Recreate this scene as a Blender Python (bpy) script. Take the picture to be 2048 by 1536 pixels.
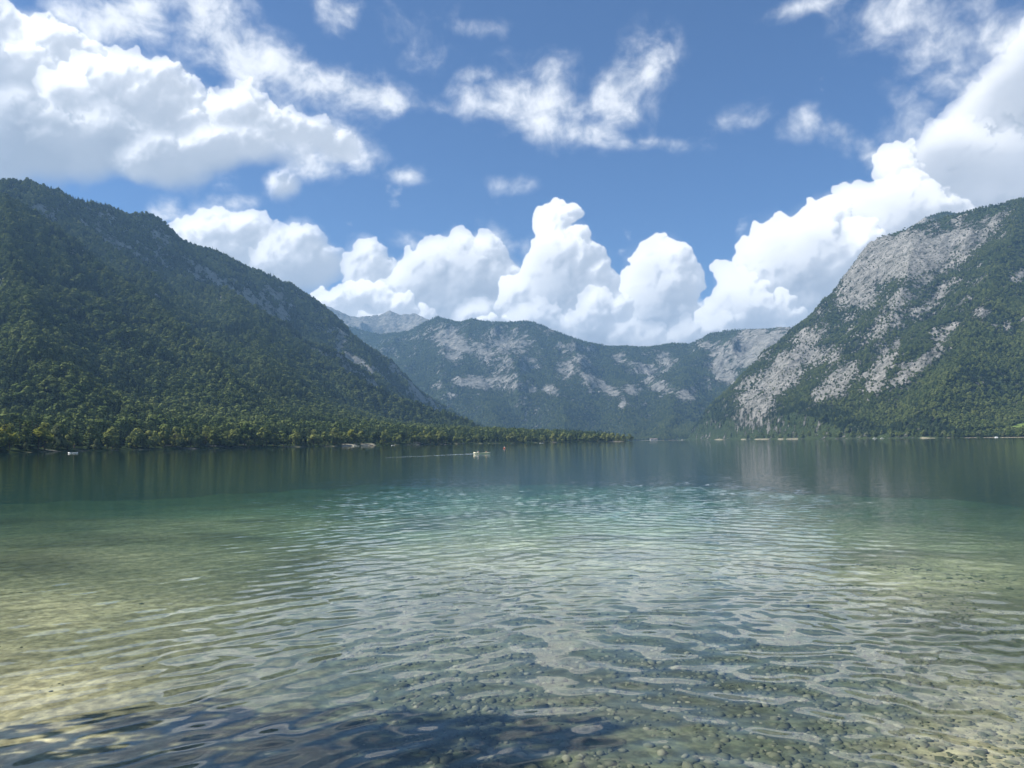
import bpy, math, random
import numpy as np
from mathutils import Vector, Matrix

for _o in list(bpy.data.objects):
    bpy.data.objects.remove(_o)
scene = bpy.context.scene
COL = scene.collection

# ------------------------------------------------------------------ camera
FPX = 1536.0                       # focal length in photograph pixels (2048 wide)
CAM_H = 4.0
PITCH = math.radians(4.27)
ROLL = math.radians(0.65)
cam_data = bpy.data.cameras.new('camera')
cam_data.sensor_width = 36.0
cam_data.lens = 36.0 * FPX / 2048.0
cam_data.clip_start = 0.1
cam_data.clip_end = 60000.0
cam = bpy.data.objects.new('camera', cam_data)
COL.objects.link(cam)
CAM_R = (Matrix.Rotation(math.pi / 2 + PITCH, 3, 'X') @ Matrix.Rotation(-ROLL, 3, 'Z'))
cam.matrix_world = Matrix.Translation((0, 0, CAM_H)) @ CAM_R.to_4x4()
scene.camera = cam
RM = np.array(CAM_R)

# ------------------------------------------------------------------ sun, exposure
SUN_AZ = math.radians(-101.0)      # to the left, a little behind
SUN_EL = math.radians(45.0)
SUN_DIR = np.array([math.sin(SUN_AZ) * math.cos(SUN_EL), math.cos(SUN_AZ) * math.cos(SUN_EL), math.sin(SUN_EL)])
sl = bpy.data.lights.new('sun', 'SUN')
sl.energy = 5.0
sl.angle = math.radians(0.53)
sl.color = (1.0, 0.95, 0.87)
sun = bpy.data.objects.new('sun', sl)
COL.objects.link(sun)
sun.rotation_euler = Vector(SUN_DIR).to_track_quat('Z', 'Y').to_euler()
sun.location = (-300, -60, 300)
scene.view_settings.view_transform = 'Standard'
scene.view_settings.look = 'None'
scene.view_settings.exposure = 0.87
scene.view_settings.gamma = 1.0
scene.view_settings.use_curve_mapping = False
scene.render.engine = 'CYCLES'
cy = scene.cycles
cy.max_bounces = 6
cy.diffuse_bounces = 1
cy.glossy_bounces = 2
cy.transmission_bounces = 2
cy.volume_bounces = 0
cy.transparent_max_bounces = 10
cy.use_denoising = True
cy.caustics_reflective = False
cy.caustics_refractive = False

# ------------------------------------------------------------------ numpy helpers
def pix_dir(px, py):
    """direction of a photograph pixel in world space (scaled so that its forward part in the ground plane is free)"""
    px = np.asarray(px, float); py = np.asarray(py, float)
    d = np.stack([px - 1024.0, 768.0 - py, np.full(np.broadcast(px, py).shape, -FPX)], -1)
    return d @ RM.T

def at(px, py, depth):
    """world point seen at a photograph pixel, depth metres ahead"""
    d = pix_dir(px, py)
    p = d * (np.asarray(depth, float) / d[..., 1])[..., None]
    p[..., 2] += CAM_H
    return p

def project(P):
    q = (P - np.array([0, 0, CAM_H])) @ RM
    return 1024.0 + FPX * q[..., 0] / -q[..., 2], 768.0 - FPX * q[..., 1] / -q[..., 2]

def _hash(ix, iy, seed):
    h = (ix.astype(np.uint32) * np.uint32(374761393)) ^ (iy.astype(np.uint32) * np.uint32(668265263)) ^ np.uint32((seed * 2246822519 + 3266489917) & 0xffffffff)
    h = (h ^ (h >> np.uint32(13))) * np.uint32(1274126177)
    h = (h ^ (h >> np.uint32(16))) * np.uint32(2654435769)
    return h ^ (h >> np.uint32(15))

_GX = np.cos(np.arange(64) * 2 * np.pi / 64).astype(np.float32)
_GY = np.sin(np.arange(64) * 2 * np.pi / 64).astype(np.float32)

def perlin(x, y, seed=0):
    """2-D gradient noise, about -0.7..0.7"""
    x = np.asarray(x, np.float32); y = np.asarray(y, np.float32)
    x0 = np.floor(x); y0 = np.floor(y)
    ix = x0.astype(np.int64); iy = y0.astype(np.int64)
    fx = x - x0; fy = y - y0
    u = fx * fx * fx * (fx * (fx * 6 - 15) + 10); v = fy * fy * fy * (fy * (fy * 6 - 15) + 10)
    def g(dx, dy):
        k = (_hash(ix + dx, iy + dy, seed) & np.uint32(63)).astype(np.intp)
        return _GX[k] * (fx - dx) + _GY[k] * (fy - dy)
    a = g(0, 0); b = g(1, 0); c = g(0, 1); d = g(1, 1)
    return a + u * (b - a) + v * (c - a + u * (a - b - c + d))

def fbm(x, y, octaves=5, seed=0, gain=0.5, lac=2.03):
    s = 0.0; a = 1.0
    for o in range(octaves):
        s = s + a * perlin(x, y, seed + o * 17)
        x = x * lac + 13.7; y = y * lac + 5.1; a *= gain
    return s

def ridged(x, y, octaves=5, seed=0, gain=0.5, lac=2.03):
    s = 0.0; a = 1.0
    for o in range(octaves):
        s = s + a * (1.0 - 2.2 * np.abs(perlin(x, y, seed + o * 17)))
        x = x * lac + 13.7; y = y * lac + 5.1; a *= gain
    return s

def sstep(a, b, x):
    t = np.clip((x - a) / (b - a), 0, 1)
    return t * t * (3 - 2 * t)

def blur(a, r):
    """three box blurs, edges clamped"""
    r = int(r)
    if r < 1: return a
    for _ in range(3):
        for ax in (0, 1):
            p = [(0, 0), (0, 0)]; p[ax] = (r + 1, r)
            c = np.cumsum(np.pad(a, p, mode='edge'), axis=ax, dtype=np.float64)
            n = a.shape[ax]
            a = ((np.take(c, range(2 * r + 1, 2 * r + 1 + n), ax) - np.take(c, range(0, n), ax)) / (2 * r + 1)).astype(np.float32)
    return a
# ------------------------------------------------------------------ sky: clouds worked out on the upper hemisphere (azimuth x elevation)
SKW, SKH = 5120, 1280
DEG_PX = 360.0 / SKW

def sky_xy(px, py):
    d = pix_dir(px, py)
    az = np.degrees(np.arctan2(d[..., 0], d[..., 1]))
    el = np.degrees(np.arctan2(d[..., 2], np.hypot(d[..., 0], d[..., 1])))
    return (az + 180.0) / DEG_PX, el / DEG_PX

def build_clouds():
    rng = np.random.RandomState(5)
    K = 0.53                                        # photograph pixel -> sky grid cell
    X0, X1, Y1 = 1900, 3220, 780                    # window of the grid that holds the shaped clouds
    W, Hh = X1 - X0, Y1
    yy, xx = np.mgrid[0:Hh, 0:W].astype(np.float32)
    gx = xx + X0
    # --- cumulus: heaps of puffs on puffs, each kept as a relief seen from below; listed from the farthest to the nearest
    heaps = [
      # seeds (px, py, r), softness, how fast the base greys, tone
      ([(x_, 640 + (x_ % 3) * 6, 46) for x_ in range(640, 1700, 42)] + [(820, 590, 34), (1000, 600, 40), (1240, 640, 34)], 1.45, 3400, -0.01),
      ([(1950,250,58),(1990,220,54),(2030,215,60),(2080,250,90),(2000,300,80),(2140,200,120),(2080,340,90)], 1.45, 2800, -0.02),
      ([(1850,360,56),(1900,305,50),(1910,350,70),(1880,410,70),(1980,390,80),(1830,390,50),(2060,400,90),(1960,320,50)], 1.45, 1800, -0.06),
      ([(1780,320,26),(1800,345,32),(1770,350,22),(1815,305,14),(1795,300,12)], 1.15, 4000, 0.0),
      ([(1700,430,44),(1760,420,50),(1800,405,50),(1690,395,18),(1720,380,15),(1670,385,10),(1710,480,70),(1780,470,70),(1850,440,60)], 1.15, 3000, 0.0),
      ([(455,465,38),(500,470,42),(415,475,36),(380,480,32),(350,470,24),(540,510,50),(470,515,46),(430,510,38)], 1.25, 3600, 0.0),
      ([(560,480,34),(600,500,44),(620,535,44),(655,530,34),(590,555,38),(640,560,24),(540,540,40)], 1.35, 2600, -0.04),
      ([(735,515,36),(700,530,24),(755,550,38),(720,560,34),(780,560,34),(740,590,40)], 1.25, 2600, -0.04),
      ([(880,520,44),(830,550,46),(920,510,42),(975,512,40),(940,560,60),(860,590,60),(1000,570,56),(800,590,40),(900,630,60),(1000,640,60)], 1.2, 3000, -0.03),
      ([(1310,510,32),(1285,520,24),(1325,490,16),(1345,530,40),(1290,570,48),(1350,580,50),(1300,640,60),(1370,650,45),(1385,550,22),(1250,600,38)], 1.0, 4200, 0.0),
      ([(1115,437,32),(1085,450,26),(1142,424,20),(1100,425,16),(1075,425,10),(1105,500,46),(1145,515,52),(1085,560,52),(1175,550,48),(1120,610,72),(1045,600,54),(1195,590,40),(1200,640,56)], 1.0, 4600, 0.0),
      ([(1530,500,44),(1560,485,38),(1500,525,32),(1515,485,14),(1610,460,38),(1650,440,42),(1580,540,66),(1640,520,76),(1540,580,50),(1620,590,56),(1700,500,60)], 1.0, 4600, 0.02),
      ([(1440,540,18),(1462,565,30),(1450,605,34),(1490,590,34),(1430,640,40),(1500,640,50),(1560,640,46)], 1.05, 3400, 0.0),
      ([(1060,650,50),(1120,670,40),(1180,670,48),(1240,680,40),(1300,690,44),(1370,680,40),(1440,665,36),(950,640,44)], 1.4, 2200, -0.05),
      ([(700,590,20),(730,585,22),(690,612,30),(760,602,28),(800,620,32),(650,605,20),(850,640,26),(640,590,18)], 1.1, 5200, 0.04),
      ([(1180,610,26),(1210,600,20),(1240,620,28),(1190,640,30),(1150,640,24)], 1.3, 3600, 0.0),
      ([(985,640,14),(1010,640,10),(960,642,9)], 1.1, 5000, 0.05),
      ([(90,95,50),(15,120,60),(150,150,54),(60,180,84),(-60,170,100),(-40,80,60),(120,120,40)], 1.25, 5000, 0.02),
      ([(250,180,56),(320,185,54),(170,225,80),(290,250,74),(370,215,46),(400,260,60),(220,200,50),(350,180,30)], 1.3, 4200, 0.0),
      ([(470,235,50),(500,205,32),(520,262,50),(580,265,42),(630,275,36),(680,290,26),(700,300,20),(480,190,16)], 1.4, 3600, 0.0),
      ([(60,280,74),(-90,300,90),(180,310,54),(120,320,40),(10,330,40),(200,285,56),(250,310,50)], 1.7, 1500, -0.07),
      ([(310,320,54),(430,315,40),(360,330,36),(540,305,34),(610,310,28),(270,330,34),(420,290,46),(480,290,40)], 1.6, 1700, -0.06),
      ([(545,380,24),(575,385,24),(530,370,14),(600,395,14)], 1.7, 3000, 0.0),
    ]
    A = np.zeros((Hh, W), np.float32); B = np.full((Hh, W), 0.8, np.float32)
    tw = [fbm(xx / 26, yy / 26, 4, 11) + 0.5 * fbm(xx / 7, yy / 7, 3, 61), fbm(xx / 26, yy / 26, 4, 47) + 0.5 * fbm(xx / 7, yy / 7, 3, 67)]
    n1 = fbm(xx / 40, yy / 34, 6, 83); n2 = fbm(xx / 70, yy / 46, 6, 7)
    bx, by = xx + 6 * tw[0], yy + 6 * tw[1]
    bil = 0
    for o_, (sc_, am_) in enumerate(((32, 6.0), (15, 3.4), (7.5, 2.0), (3.7, 1.0))):
        bil = bil + am_ * (1 - 2.4 * np.abs(perlin(bx / sc_, by / sc_, 400 + o_)))
    azs = np.radians((gx + 0.5) * DEG_PX - 180.0)
    for seeds, soft, fall, tone in heaps:
        pts = []
        for (px, py, r) in seeds:
            x, y = sky_xy(px, py); pts.append((x - X0, y, r * K))
        m_ = 60
        xa = int(max(0, min(p[0] - p[2] for p in pts) - m_)); xb = int(min(W, max(p[0] + p[2] for p in pts) + m_))
        ya = int(max(0, min(p[1] - p[2] for p in pts) - m_)); yb = int(min(Hh, max(p[1] + p[2] for p in pts) + m_))
        if xa >= xb or ya >= yb: continue
        w_, h_ = xb - xa, yb - ya
        lx, ly = xx[:h_, :w_], yy[:h_, :w_]
        H = np.full((h_, w_), -1.0, np.float32)
        def splat(x, y, z, r):
            a0, a1 = int(max(0, x - r)), int(min(w_, x + r + 2)); b0, b1 = int(max(0, y - r)), int(min(h_, y + r + 2))
            if a0 >= a1 or b0 >= b1: return
            d2 = (lx[b0:b1, a0:a1] - x) ** 2 + (ly[b0:b1, a0:a1] - y) ** 2
            q_ = z + np.sqrt(np.maximum(r * r - d2, 0)); q_[d2 > r * r] = -1
            np.maximum(H[b0:b1, a0:a1], q_, out=H[b0:b1, a0:a1])
        for (x, y, r) in pts:
            x -= xa; y -= ya
            splat(x, y, 0, r)
            for i in range(15):
                a = rng.uniform(-0.35, math.pi + 0.35) if rng.rand() < 0.8 else rng.uniform(0, 6.28)
                q = r * math.sqrt(rng.uniform(0.05, 1.0)) * 0.95
                r1 = r * rng.uniform(0.20, 0.42)
                x1, y1 = x + q * math.cos(a), y + q * math.sin(a)
                z1 = math.sqrt(max(r * r - q * q, 0)) - 0.45 * r1
                splat(x1, y1, z1, r1)
                for j in range(6):
                    a2 = rng.uniform(0, 6.28); q2 = r1 * math.sqrt(rng.rand()); r2 = r1 * rng.uniform(0.22, 0.48)
                    if r2 < 1.2: continue
                    splat(x1 + q2 * math.cos(a2), y1 + q2 * math.sin(a2), z1 + math.sqrt(max(r1 * r1 - q2 * q2, 0)) - 0.5 * r2, r2)
        W0, W1 = tw[0][ya:yb, xa:xb], tw[1][ya:yb, xa:xb]
        amp = 5.0 * soft ** 2
        sx = np.clip(lx + W0 * amp, 0, w_ - 1).astype(np.intp); sy = np.clip(ly + W1 * amp, 0, h_ - 1).astype(np.intp)
        H = H[sy, sx]
        cover = (H > 0).astype(np.float32); Hp = np.maximum(H, 0)
        Hp = Hp + bil[ya:yb, xa:xb] * sstep(0, 10, Hp) / soft ** 1.3
        nn = n1[ya:yb, xa:xb]
        t = blur(cover, 1) * 0.75 + blur(cover, 3) * 0.25; ts = blur(cover, 9)
        soft = soft + 0.10; wgt = min(max((soft - 1.0) / 0.7, 0), 1)
        alpha = sstep(0.44, 0.66, t + 0.18 * nn * (t < 0.98)) * (1 - wgt) + sstep(0.30, 0.95, ts + 0.60 * nn * (1 - ts)) * wgt
        rel = SUN_AZ - azs[ya:yb, xa:xb]
        Lx = np.sin(rel) * math.cos(SUN_EL); Lz = -np.cos(rel) * math.cos(SUN_EL); Ly = math.sin(SUN_EL)
        lum = 0
        for br, w, gain in ((1, 0.24, 0.9), (4, 0.30, 1.3), (11, 0.26, 2.0), (26, 0.20, 3.0)):
            g_ = blur(Hp, br) * gain
            gy_, gx_ = np.gradient(g_)
            lum = lum + w * np.clip((-gx_ * Lx - gy_ * Ly + Lz) / np.sqrt(gx_ ** 2 + gy_ ** 2 + 1) * 0.5 + 0.5, 0, 1)
        lum = lum + 0.12 * np.clip((Hp - blur(Hp, 5)) / 8.0, -1, 1)
        above = blur(np.cumsum((alpha * (np.maximum(Hp, 0) + 4))[::-1], axis=0)[::-1], 8)
        shade = np.exp(-above / (0.62 * fall))
        lit = sstep(0.36, 0.82, lum)
        thin = 1 - sstep(0.0, 9.0, blur(np.maximum(H, 0), 2))
        br_ = 0.42 + tone + 0.44 * lit * (0.40 + 0.60 * shade) + 0.20 * shade + 0.14 * n2[ya:yb, xa:xb] * (1 - 0.4 * shade) + 0.12 * thin * lit
        A0, B0 = A[ya:yb, xa:xb], B[ya:yb, xa:xb]
        An = alpha + A0 * (1 - alpha)
        B[ya:yb, xa:xb] = np.where(An > 1e-4, (br_ * alpha + B0 * A0 * (1 - alpha)) / np.maximum(An, 1e-4), B0)
        A[ya:yb, xa:xb] = An
    alpha, bright = A, B
    # --- veils and wisps: (px, py, rx, ry, angle, strength)
    wisps = [(250,40,90,46,25,.62),(150,45,60,30,0,.45),(420,50,70,60,-60,.62),(480,110,110,42,-38,.70),(590,150,110,34,-22,.66),(700,178,90,28,-10,.72),(770,195,44,18,-15,.70),
             (685,20,40,40,-60,.42),(790,40,60,40,0,.25),(870,100,60,70,60,.22),(940,60,16,80,90,.25),(955,150,40,14,5,.55),(880,215,30,14,-30,.25),
             (980,190,50,36,0,.46),(1060,215,120,48,-12,.60),(1100,170,46,50,60,.48),(1250,165,80,40,45,.66),(1290,140,56,32,25,.62),(1240,220,60,44,40,.50),(1150,260,120,20,-10,.52),(1300,290,110,13,-6,.48),
             (1420,265,90,20,18,.30),(1510,238,50,16,10,.34),(1610,245,44,22,-5,.46),(1690,275,50,20,-38,.62),(1740,310,40,16,-35,.55),
             (1650,5,90,14,3,.45),(1800,30,130,50,-15,.40),(1900,90,70,70,50,.46),(1910,160,60,50,40,.46),(2020,80,34,60,75,.62),(1830,230,80,60,50,.36),(1990,150,70,40,0,.30),
             (810,350,34,14,5,.58),(1020,370,38,16,3,.36),(455,405,50,14,5,.42),(340,425,30,20,20,.55),(700,215,60,20,-30,.30),(690,295,60,36,-18,.62),(640,330,60,26,5,.62),(450,375,40,26,-60,.22),(840,485,50,18,-10,.30),(100,180,90,30,0,.3),(1010,480,60,20,-20,.4),(60,45,40,18,0,.3)]
    env = np.zeros((Hh, W), np.float32)
    for (px, py, rx, ry, ang, s) in wisps:
        x, y = sky_xy(px, py); x -= X0; rx *= K * 1.25; ry *= K * 1.25
        R = int(max(rx, ry) * 2.2)
        xa, xb = int(max(0, x - R)), int(min(W, x + R)); ya, yb = int(max(0, y - R)), int(min(Hh, y + R))
        if xa >= xb or ya >= yb: continue
        c, s_ = math.cos(math.radians(ang)), math.sin(math.radians(ang))
        dx = xx[ya:yb, xa:xb] - x; dy = yy[ya:yb, xa:xb] - y
        u = (dx * c + dy * s_) / rx; v = (-dx * s_ + dy * c) / ry
        env[ya:yb, xa:xb] = np.maximum(env[ya:yb, xa:xb], s * np.exp(-(u * u + v * v) * 0.9))
    wx2 = xx + 11 * fbm(xx / 60, yy / 60, 3, 301); wy2 = yy + 11 * fbm(xx / 60, yy / 60, 3, 331)
    tex = fbm(wx2 / 52, wy2 / 40, 8, 201, 0.62)
    veil = np.clip(env * 1.35 + env ** 0.5 * (0.75 * tex) - 0.12, 0, 1)
    veil = sstep(0.0, 0.95, veil) * 0.92
    vb = 0.80 + 0.14 * np.clip(tex, -1, 1)
    A = 1 - (1 - alpha) * (1 - veil)
    B = np.where(A > 1e-4, (bright * alpha + vb * veil * (1 - alpha)) / np.maximum(A, 1e-4), 0.8)
    # --- the rest of the sky: the same fair-weather clouds, looser
    full_a = np.zeros((SKH, SKW), np.float32); full_b = np.full((SKH, SKW), 0.78, np.float32)
    st = 4
    ya, xa = np.mgrid[0:SKH:st, 0:SKW:st].astype(np.float32)
    q = fbm(xa / 420, ya / 230, 7, 901, 0.55)
    low = np.exp(-((ya * DEG_PX - 14) / 14) ** 2)
    ga = sstep(0.05, 0.42, q + 0.35 * low - 0.20) * 0.9
    gb = 0.66 + 0.2 * np.clip(0.5 + fbm(xa / 150, ya / 100, 5, 77), 0, 1)
    full_a[:] = np.repeat(np.repeat(ga, st, 0), st, 1)[:SKH, :SKW]
    full_b[:] = np.repeat(np.repeat(gb, st, 0), st, 1)[:SKH, :SKW]
    full_a = blur(full_a, 3)
    fx = sstep(0, 200, xx) * sstep(0, 200, W - 1 - xx) * sstep(0, 190, Hh - 1 - yy)
    full_a[:Hh, X0:X1] = full_a[:Hh, X0:X1] * (1 - fx) + A * fx
    full_b[:Hh, X0:X1] = full_b[:Hh, X0:X1] * (1 - fx) + B * fx
    return full_a, full_b
#WORLD
def make_world():
    A, B = build_clouds()
    img = bpy.data.images.new('cloud_cover', SKW, SKH, alpha=False, float_buffer=True)
    img.colorspace_settings.name = 'Non-Color'
    px = np.empty((SKH, SKW, 4), np.float32)
    px[..., 0] = A; px[..., 1] = B; px[..., 2] = 0; px[..., 3] = 1
    img.pixels.foreach_set(px.ravel()); img.update()
    w = bpy.data.worlds.new('World'); scene.world = w; w.use_nodes = True
    nt = w.node_tree; N = nt.nodes; L = nt.links; N.clear()
    out = N.new('ShaderNodeOutputWorld'); bg = N.new('ShaderNodeBackground')
    sky = N.new('ShaderNodeTexSky'); sky.sky_type = 'NISHITA'; sky.sun_disc = False
    sky.sun_elevation = SUN_EL; sky.sun_rotation = SUN_AZ
    sky.altitude = 600; sky.air_density = 1.0; sky.dust_density = 0.3; sky.ozone_density = 4.0
    bg.inputs['Strength'].default_value = SKY_STRENGTH
    tc = N.new('ShaderNodeTexCoord'); sep = N.new('ShaderNodeSeparateXYZ')
    L.new(tc.outputs['Generated'], sep.inputs[0])
    def m(op, a, b=None):
        n = N.new('ShaderNodeMath'); n.operation = op
        for i, v in enumerate((a, b)):
            if v is None: continue
            if isinstance(v, (int, float)): n.inputs[i].default_value = v
            else: L.new(v, n.inputs[i])
        return n.outputs[0]
    az = m('ARCTAN2', sep.outputs[0], sep.outputs[1])
    el = m('ARCSINE', sep.outputs[2])
    u = m('MULTIPLY_ADD', az, 1 / (2 * math.pi)); u.node.inputs[2].default_value = 0.5
    v = m('MULTIPLY', el, 2 / math.pi)
    cb = N.new('ShaderNodeCombineXYZ'); L.new(u, cb.inputs[0]); L.new(v, cb.inputs[1])
    ti = N.new('ShaderNodeTexImage'); ti.image = img; ti.extension = 'EXTEND'; ti.interpolation = 'Linear'
    L.new(cb.outputs[0], ti.inputs[0])
    sc = N.new('ShaderNodeSeparateColor'); L.new(ti.outputs['Color'], sc.inputs[0])
    cr = N.new('ShaderNodeValToRGB'); L.new(sc.outputs[1], cr.inputs[0])
    e = cr.color_ramp.elements
    e[0].position = 0.35; e[0].color = (0.34, 0.39, 0.47, 1)
    e[1].position = 1.0; e[1].color = (1.22, 1.22, 1.22, 1)
    e2 = e.new(0.74); e2.color = (0.66, 0.70, 0.77, 1)
    scl = N.new('ShaderNodeVectorMath'); scl.operation = 'SCALE'; L.new(cr.outputs[0], scl.inputs[0]); scl.inputs['Scale'].default_value = CLOUD_LIGHT / SKY_STRENGTH
    tint = N.new('ShaderNodeVectorMath'); tint.operation = 'MULTIPLY'; L.new(sky.outputs[0], tint.inputs[0]); tint.inputs[1].default_value = (0.72, 0.90, 1.13)
    mix = N.new('ShaderNodeMix'); mix.data_type = 'RGBA'
    L.new(sc.outputs[0], mix.inputs['Factor']); L.new(tint.outputs[0], mix.inputs['A']); L.new(scl.outputs[0], mix.inputs['B'])
    L.new(mix.outputs['Result'], bg.inputs['Color']); L.new(bg.outputs[0], out.inputs[0])

SKY_STRENGTH = 0.060
CLOUD_LIGHT = 0.65
make_world()
# ------------------------------------------------------------------ mesh and material helpers
def sheet(name, P, mat, attrs=None, kind='structure', flip=False):
    """a grid of points (rows x columns x 3) as one smooth mesh object"""
    nr, nc = P.shape[:2]
    me = bpy.data.meshes.new(name)
    idx = np.arange(nr * nc).reshape(nr, nc)
    q = np.stack([idx[:-1, :-1], idx[:-1, 1:], idx[1:, 1:], idx[1:, :-1]], -1).reshape(-1, 4)
    if flip: q = q[:, ::-1]
    me.vertices.add(nr * nc); me.vertices.foreach_set('co', P.reshape(-1).astype(np.float32))
    me.loops.add(q.size); me.loops.foreach_set('vertex_index', q.ravel().astype(np.int32))
    me.polygons.add(len(q)); me.polygons.foreach_set('loop_start', np.arange(0, q.size, 4, dtype=np.int32))
    me.polygons.foreach_set('use_smooth', np.ones(len(q), bool))
    me.update(calc_edges=True)
    for k, v in (attrs or {}).items():
        a = me.attributes.new(k, 'FLOAT', 'POINT'); a.data.foreach_set('value', v.ravel().astype(np.float32))
    me.materials.append(mat)
    o = bpy.data.objects.new(name, me); COL.objects.link(o)
    if kind: o['kind'] = kind
    return o

def polymesh(name, V, F, mat, smooth=False):
    me = bpy.data.meshes.new(name)
    me.from_pydata([tuple(map(float, v)) for v in V], [], [tuple(map(int, f)) for f in F])
    me.materials.append(mat)
    if smooth:
        me.polygons.foreach_set('use_smooth', np.ones(len(me.polygons), bool))
    me.update()
    return me

def link(name, me, parent=None, loc=None):
    o = bpy.data.objects.new(name, me); COL.objects.link(o)
    if parent is not None: o.parent = parent
    if loc is not None: o.location = loc
    return o

class NT:
    """short-hand for building a node tree"""
    def __init__(self, mat):
        mat.use_nodes = True
        self.t = mat.node_tree; self.t.nodes.clear()
        self.out = self.t.nodes.new('ShaderNodeOutputMaterial')
    def n(self, kind, ins=None, **props):
        nd = self.t.nodes.new('ShaderNode' + kind)
        for k, v in props.items(): setattr(nd, k, v)
        for k, v in (ins or {}).items():
            if isinstance(v, bpy.types.NodeSocket): self.t.links.new(v, nd.inputs[k])
            else: nd.inputs[k].default_value = v
        return nd
    def l(self, a, b): self.t.links.new(a, b)
    def math(self, op, *a):
        return self.n('Math', {i: v for i, v in enumerate(a)}, operation=op).outputs[0]
    def ramp(self, f, stops, interp='LINEAR'):
        nd = self.n('ValToRGB', {0: f}); cr = nd.color_ramp; cr.interpolation = interp
        while len(cr.elements) < len(stops): cr.elements.new(0.5)
        for el, (p, c) in zip(cr.elements, stops):
            el.position = p; el.color = tuple(c) + (1,) if len(c) == 3 else c
        return nd.outputs[0]
    def noise(self, vec, scale, detail=4, rough=0.55, dist=0.0, **k):
        return self.n('TexNoise', {'Vector': vec, 'Scale': scale, 'Detail': detail, 'Roughness': rough, 'Distortion': dist}, **k).outputs[0]
    def mix(self, f, a, b):
        nd = self.n('Mix', {'Factor': f}, data_type='RGBA')
        for s, v in (('A', a), ('B', b)):
            sock = [i for i in nd.inputs if i.name == s and i.type == 'RGBA'][0]
            if isinstance(v, bpy.types.NodeSocket): self.t.links.new(v, sock)
            else: sock.default_value = tuple(v) + (1,)
        return [o for o in nd.outputs if o.type == 'RGBA'][0]

def new_mat(name):
    return bpy.data.materials.new(name)

def simple_mat(name, col, rough=0.6, spec=0.3, var=0.15, scale=6.0):
    m = new_mat(name); t = NT(m)
    tc = t.n('TexCoord')
    nz = t.noise(tc.outputs['Object'], scale)
    c = t.mix(nz, tuple(x * (1 - var) for x in col), tuple(min(1, x * (1 + var)) for x in col))
    b = t.n('BsdfPrincipled', {'Base Color': c, 'Roughness': rough, 'Specular IOR Level': spec})
    t.l(b.outputs[0], t.out.inputs[0])
    return m

# ------------------------------------------------------------------ the lie of the land
def hgt(px, py, depth):
    p = at(px, py, depth)
    return tuple(p)

def ridge_line(pts):
    return np.array([hgt(*p) for p in pts])

def from_ridges(X, Y, lines, soft=25.0):
    """height of ground falling away from a set of crest lines; (line, slope near, slope far, distance where it eases)"""
    Z = np.full(X.shape, -400.0)
    D = np.full(X.shape, 1e9)
    for line, s0, s1, dk in lines:
        best = np.full(X.shape, -1e9)
        for a, b in zip(line[:-1], line[1:]):
            ab = b[:2] - a[:2]; L2 = max(ab @ ab, 1e-6)
            t = np.clip(((X - a[0]) * ab[0] + (Y - a[1]) * ab[1]) / L2, 0, 1)
            d = np.hypot(X - a[0] - t * ab[0], Y - a[1] - t * ab[1])
            h = a[2] + t * (b[2] - a[2])
            c = h - np.where(d < dk, s0 * d, s0 * dk + s1 * (d - dk))
            best = np.maximum(best, c); D = np.minimum(D, d)
        k = np.clip((Z - best) / soft, -30, 30)                  # smooth maximum
        Z = np.where(np.abs(k) < 29, best + soft * np.logaddexp(0, k), np.maximum(Z, best))
    return Z, D

def shore_dist(X, Y, line, side):
    """signed distance to a shoreline given as points ordered by Y; positive on land"""
    line = np.array(line, float)
    d = np.full(X.shape, 1e9)
    for a, b in zip(line[:-1], line[1:]):
        ab = b - a; L2 = ab @ ab
        t = np.clip(((X - a[0]) * ab[0] + (Y - a[1]) * ab[1]) / L2, 0, 1)
        d = np.minimum(d, np.hypot(X - a[0] - t * ab[0], Y - a[1] - t * ab[1]))
    xs = np.interp(Y, line[:, 1], line[:, 0])
    return np.where((X - xs) * side > 0, d, -d)

SHORE_LEFT = [(-330, -300), (-335, 380), (-340, 480), (-352, 600), (-358, 720), (-318, 830), (-243, 960), (-205, 1150), (-115, 1400), (-20, 1620), (120, 1800), (260, 1950), (322, 2080), (300, 2200), (180, 2600), (60, 3200), (80, 3900), (110, 4230)]
SHORE_RIGHT = [(1500, 600), (1330, 1200), (1205, 1700), (1085, 1900), (1030, 2200), (1000, 2600), (960, 3300), (950, 4000), (940, 4230)]
FAR_Y = 4210.0

CREST_A = ridge_line([(-420, 330, 2250), (-200, 345, 2330), (0, 362, 2440), (60, 363, 2520), (130, 396, 2650), (210, 411, 2830), (250, 430, 2920), (285, 426, 3020), (303, 433, 3060), (322, 446, 3110), (334, 468, 3150), (348, 480, 3190), (430, 502, 3330), (495, 532, 3480), (560, 563, 3640), (620, 596, 3780), (660, 630, 3880), (700, 668, 3980), (770, 742, 4150), (850, 792, 4280), (930, 836, 4380), (1010, 872, 4420)])
SPUR_B = ridge_line([(-420, 350, 1900), (-150, 375, 1920), (0, 402, 1950), (72, 432, 1990), (181, 520, 1960), (264, 580, 1890), (340, 648, 1760), (420, 730, 1600), (480, 800, 1400)])
SPUR_B2 = ridge_line([(0, 402, 1950), (20, 520, 1600), (60, 660, 1280), (120, 760, 1020)])
SPUR_C = ridge_line([(335, 470, 3160), (351, 556, 2850), (453, 588, 2700), (528, 643, 2600), (604, 706, 2520), (700, 756, 2480), (800, 798, 2500), (930, 842, 2580)])
SPUR_C2 = ridge_line([(453, 588, 2700), (500, 690, 2200), (540, 770, 1750)])
SPUR_C3 = ridge_line([(348, 570, 2800), (395, 640, 2350), (470, 730, 1900)])
SPUR_A2 = ridge_line([(110, 390, 2620), (160, 450, 2520), (250, 520, 2430), (330, 575, 2330)])
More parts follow.
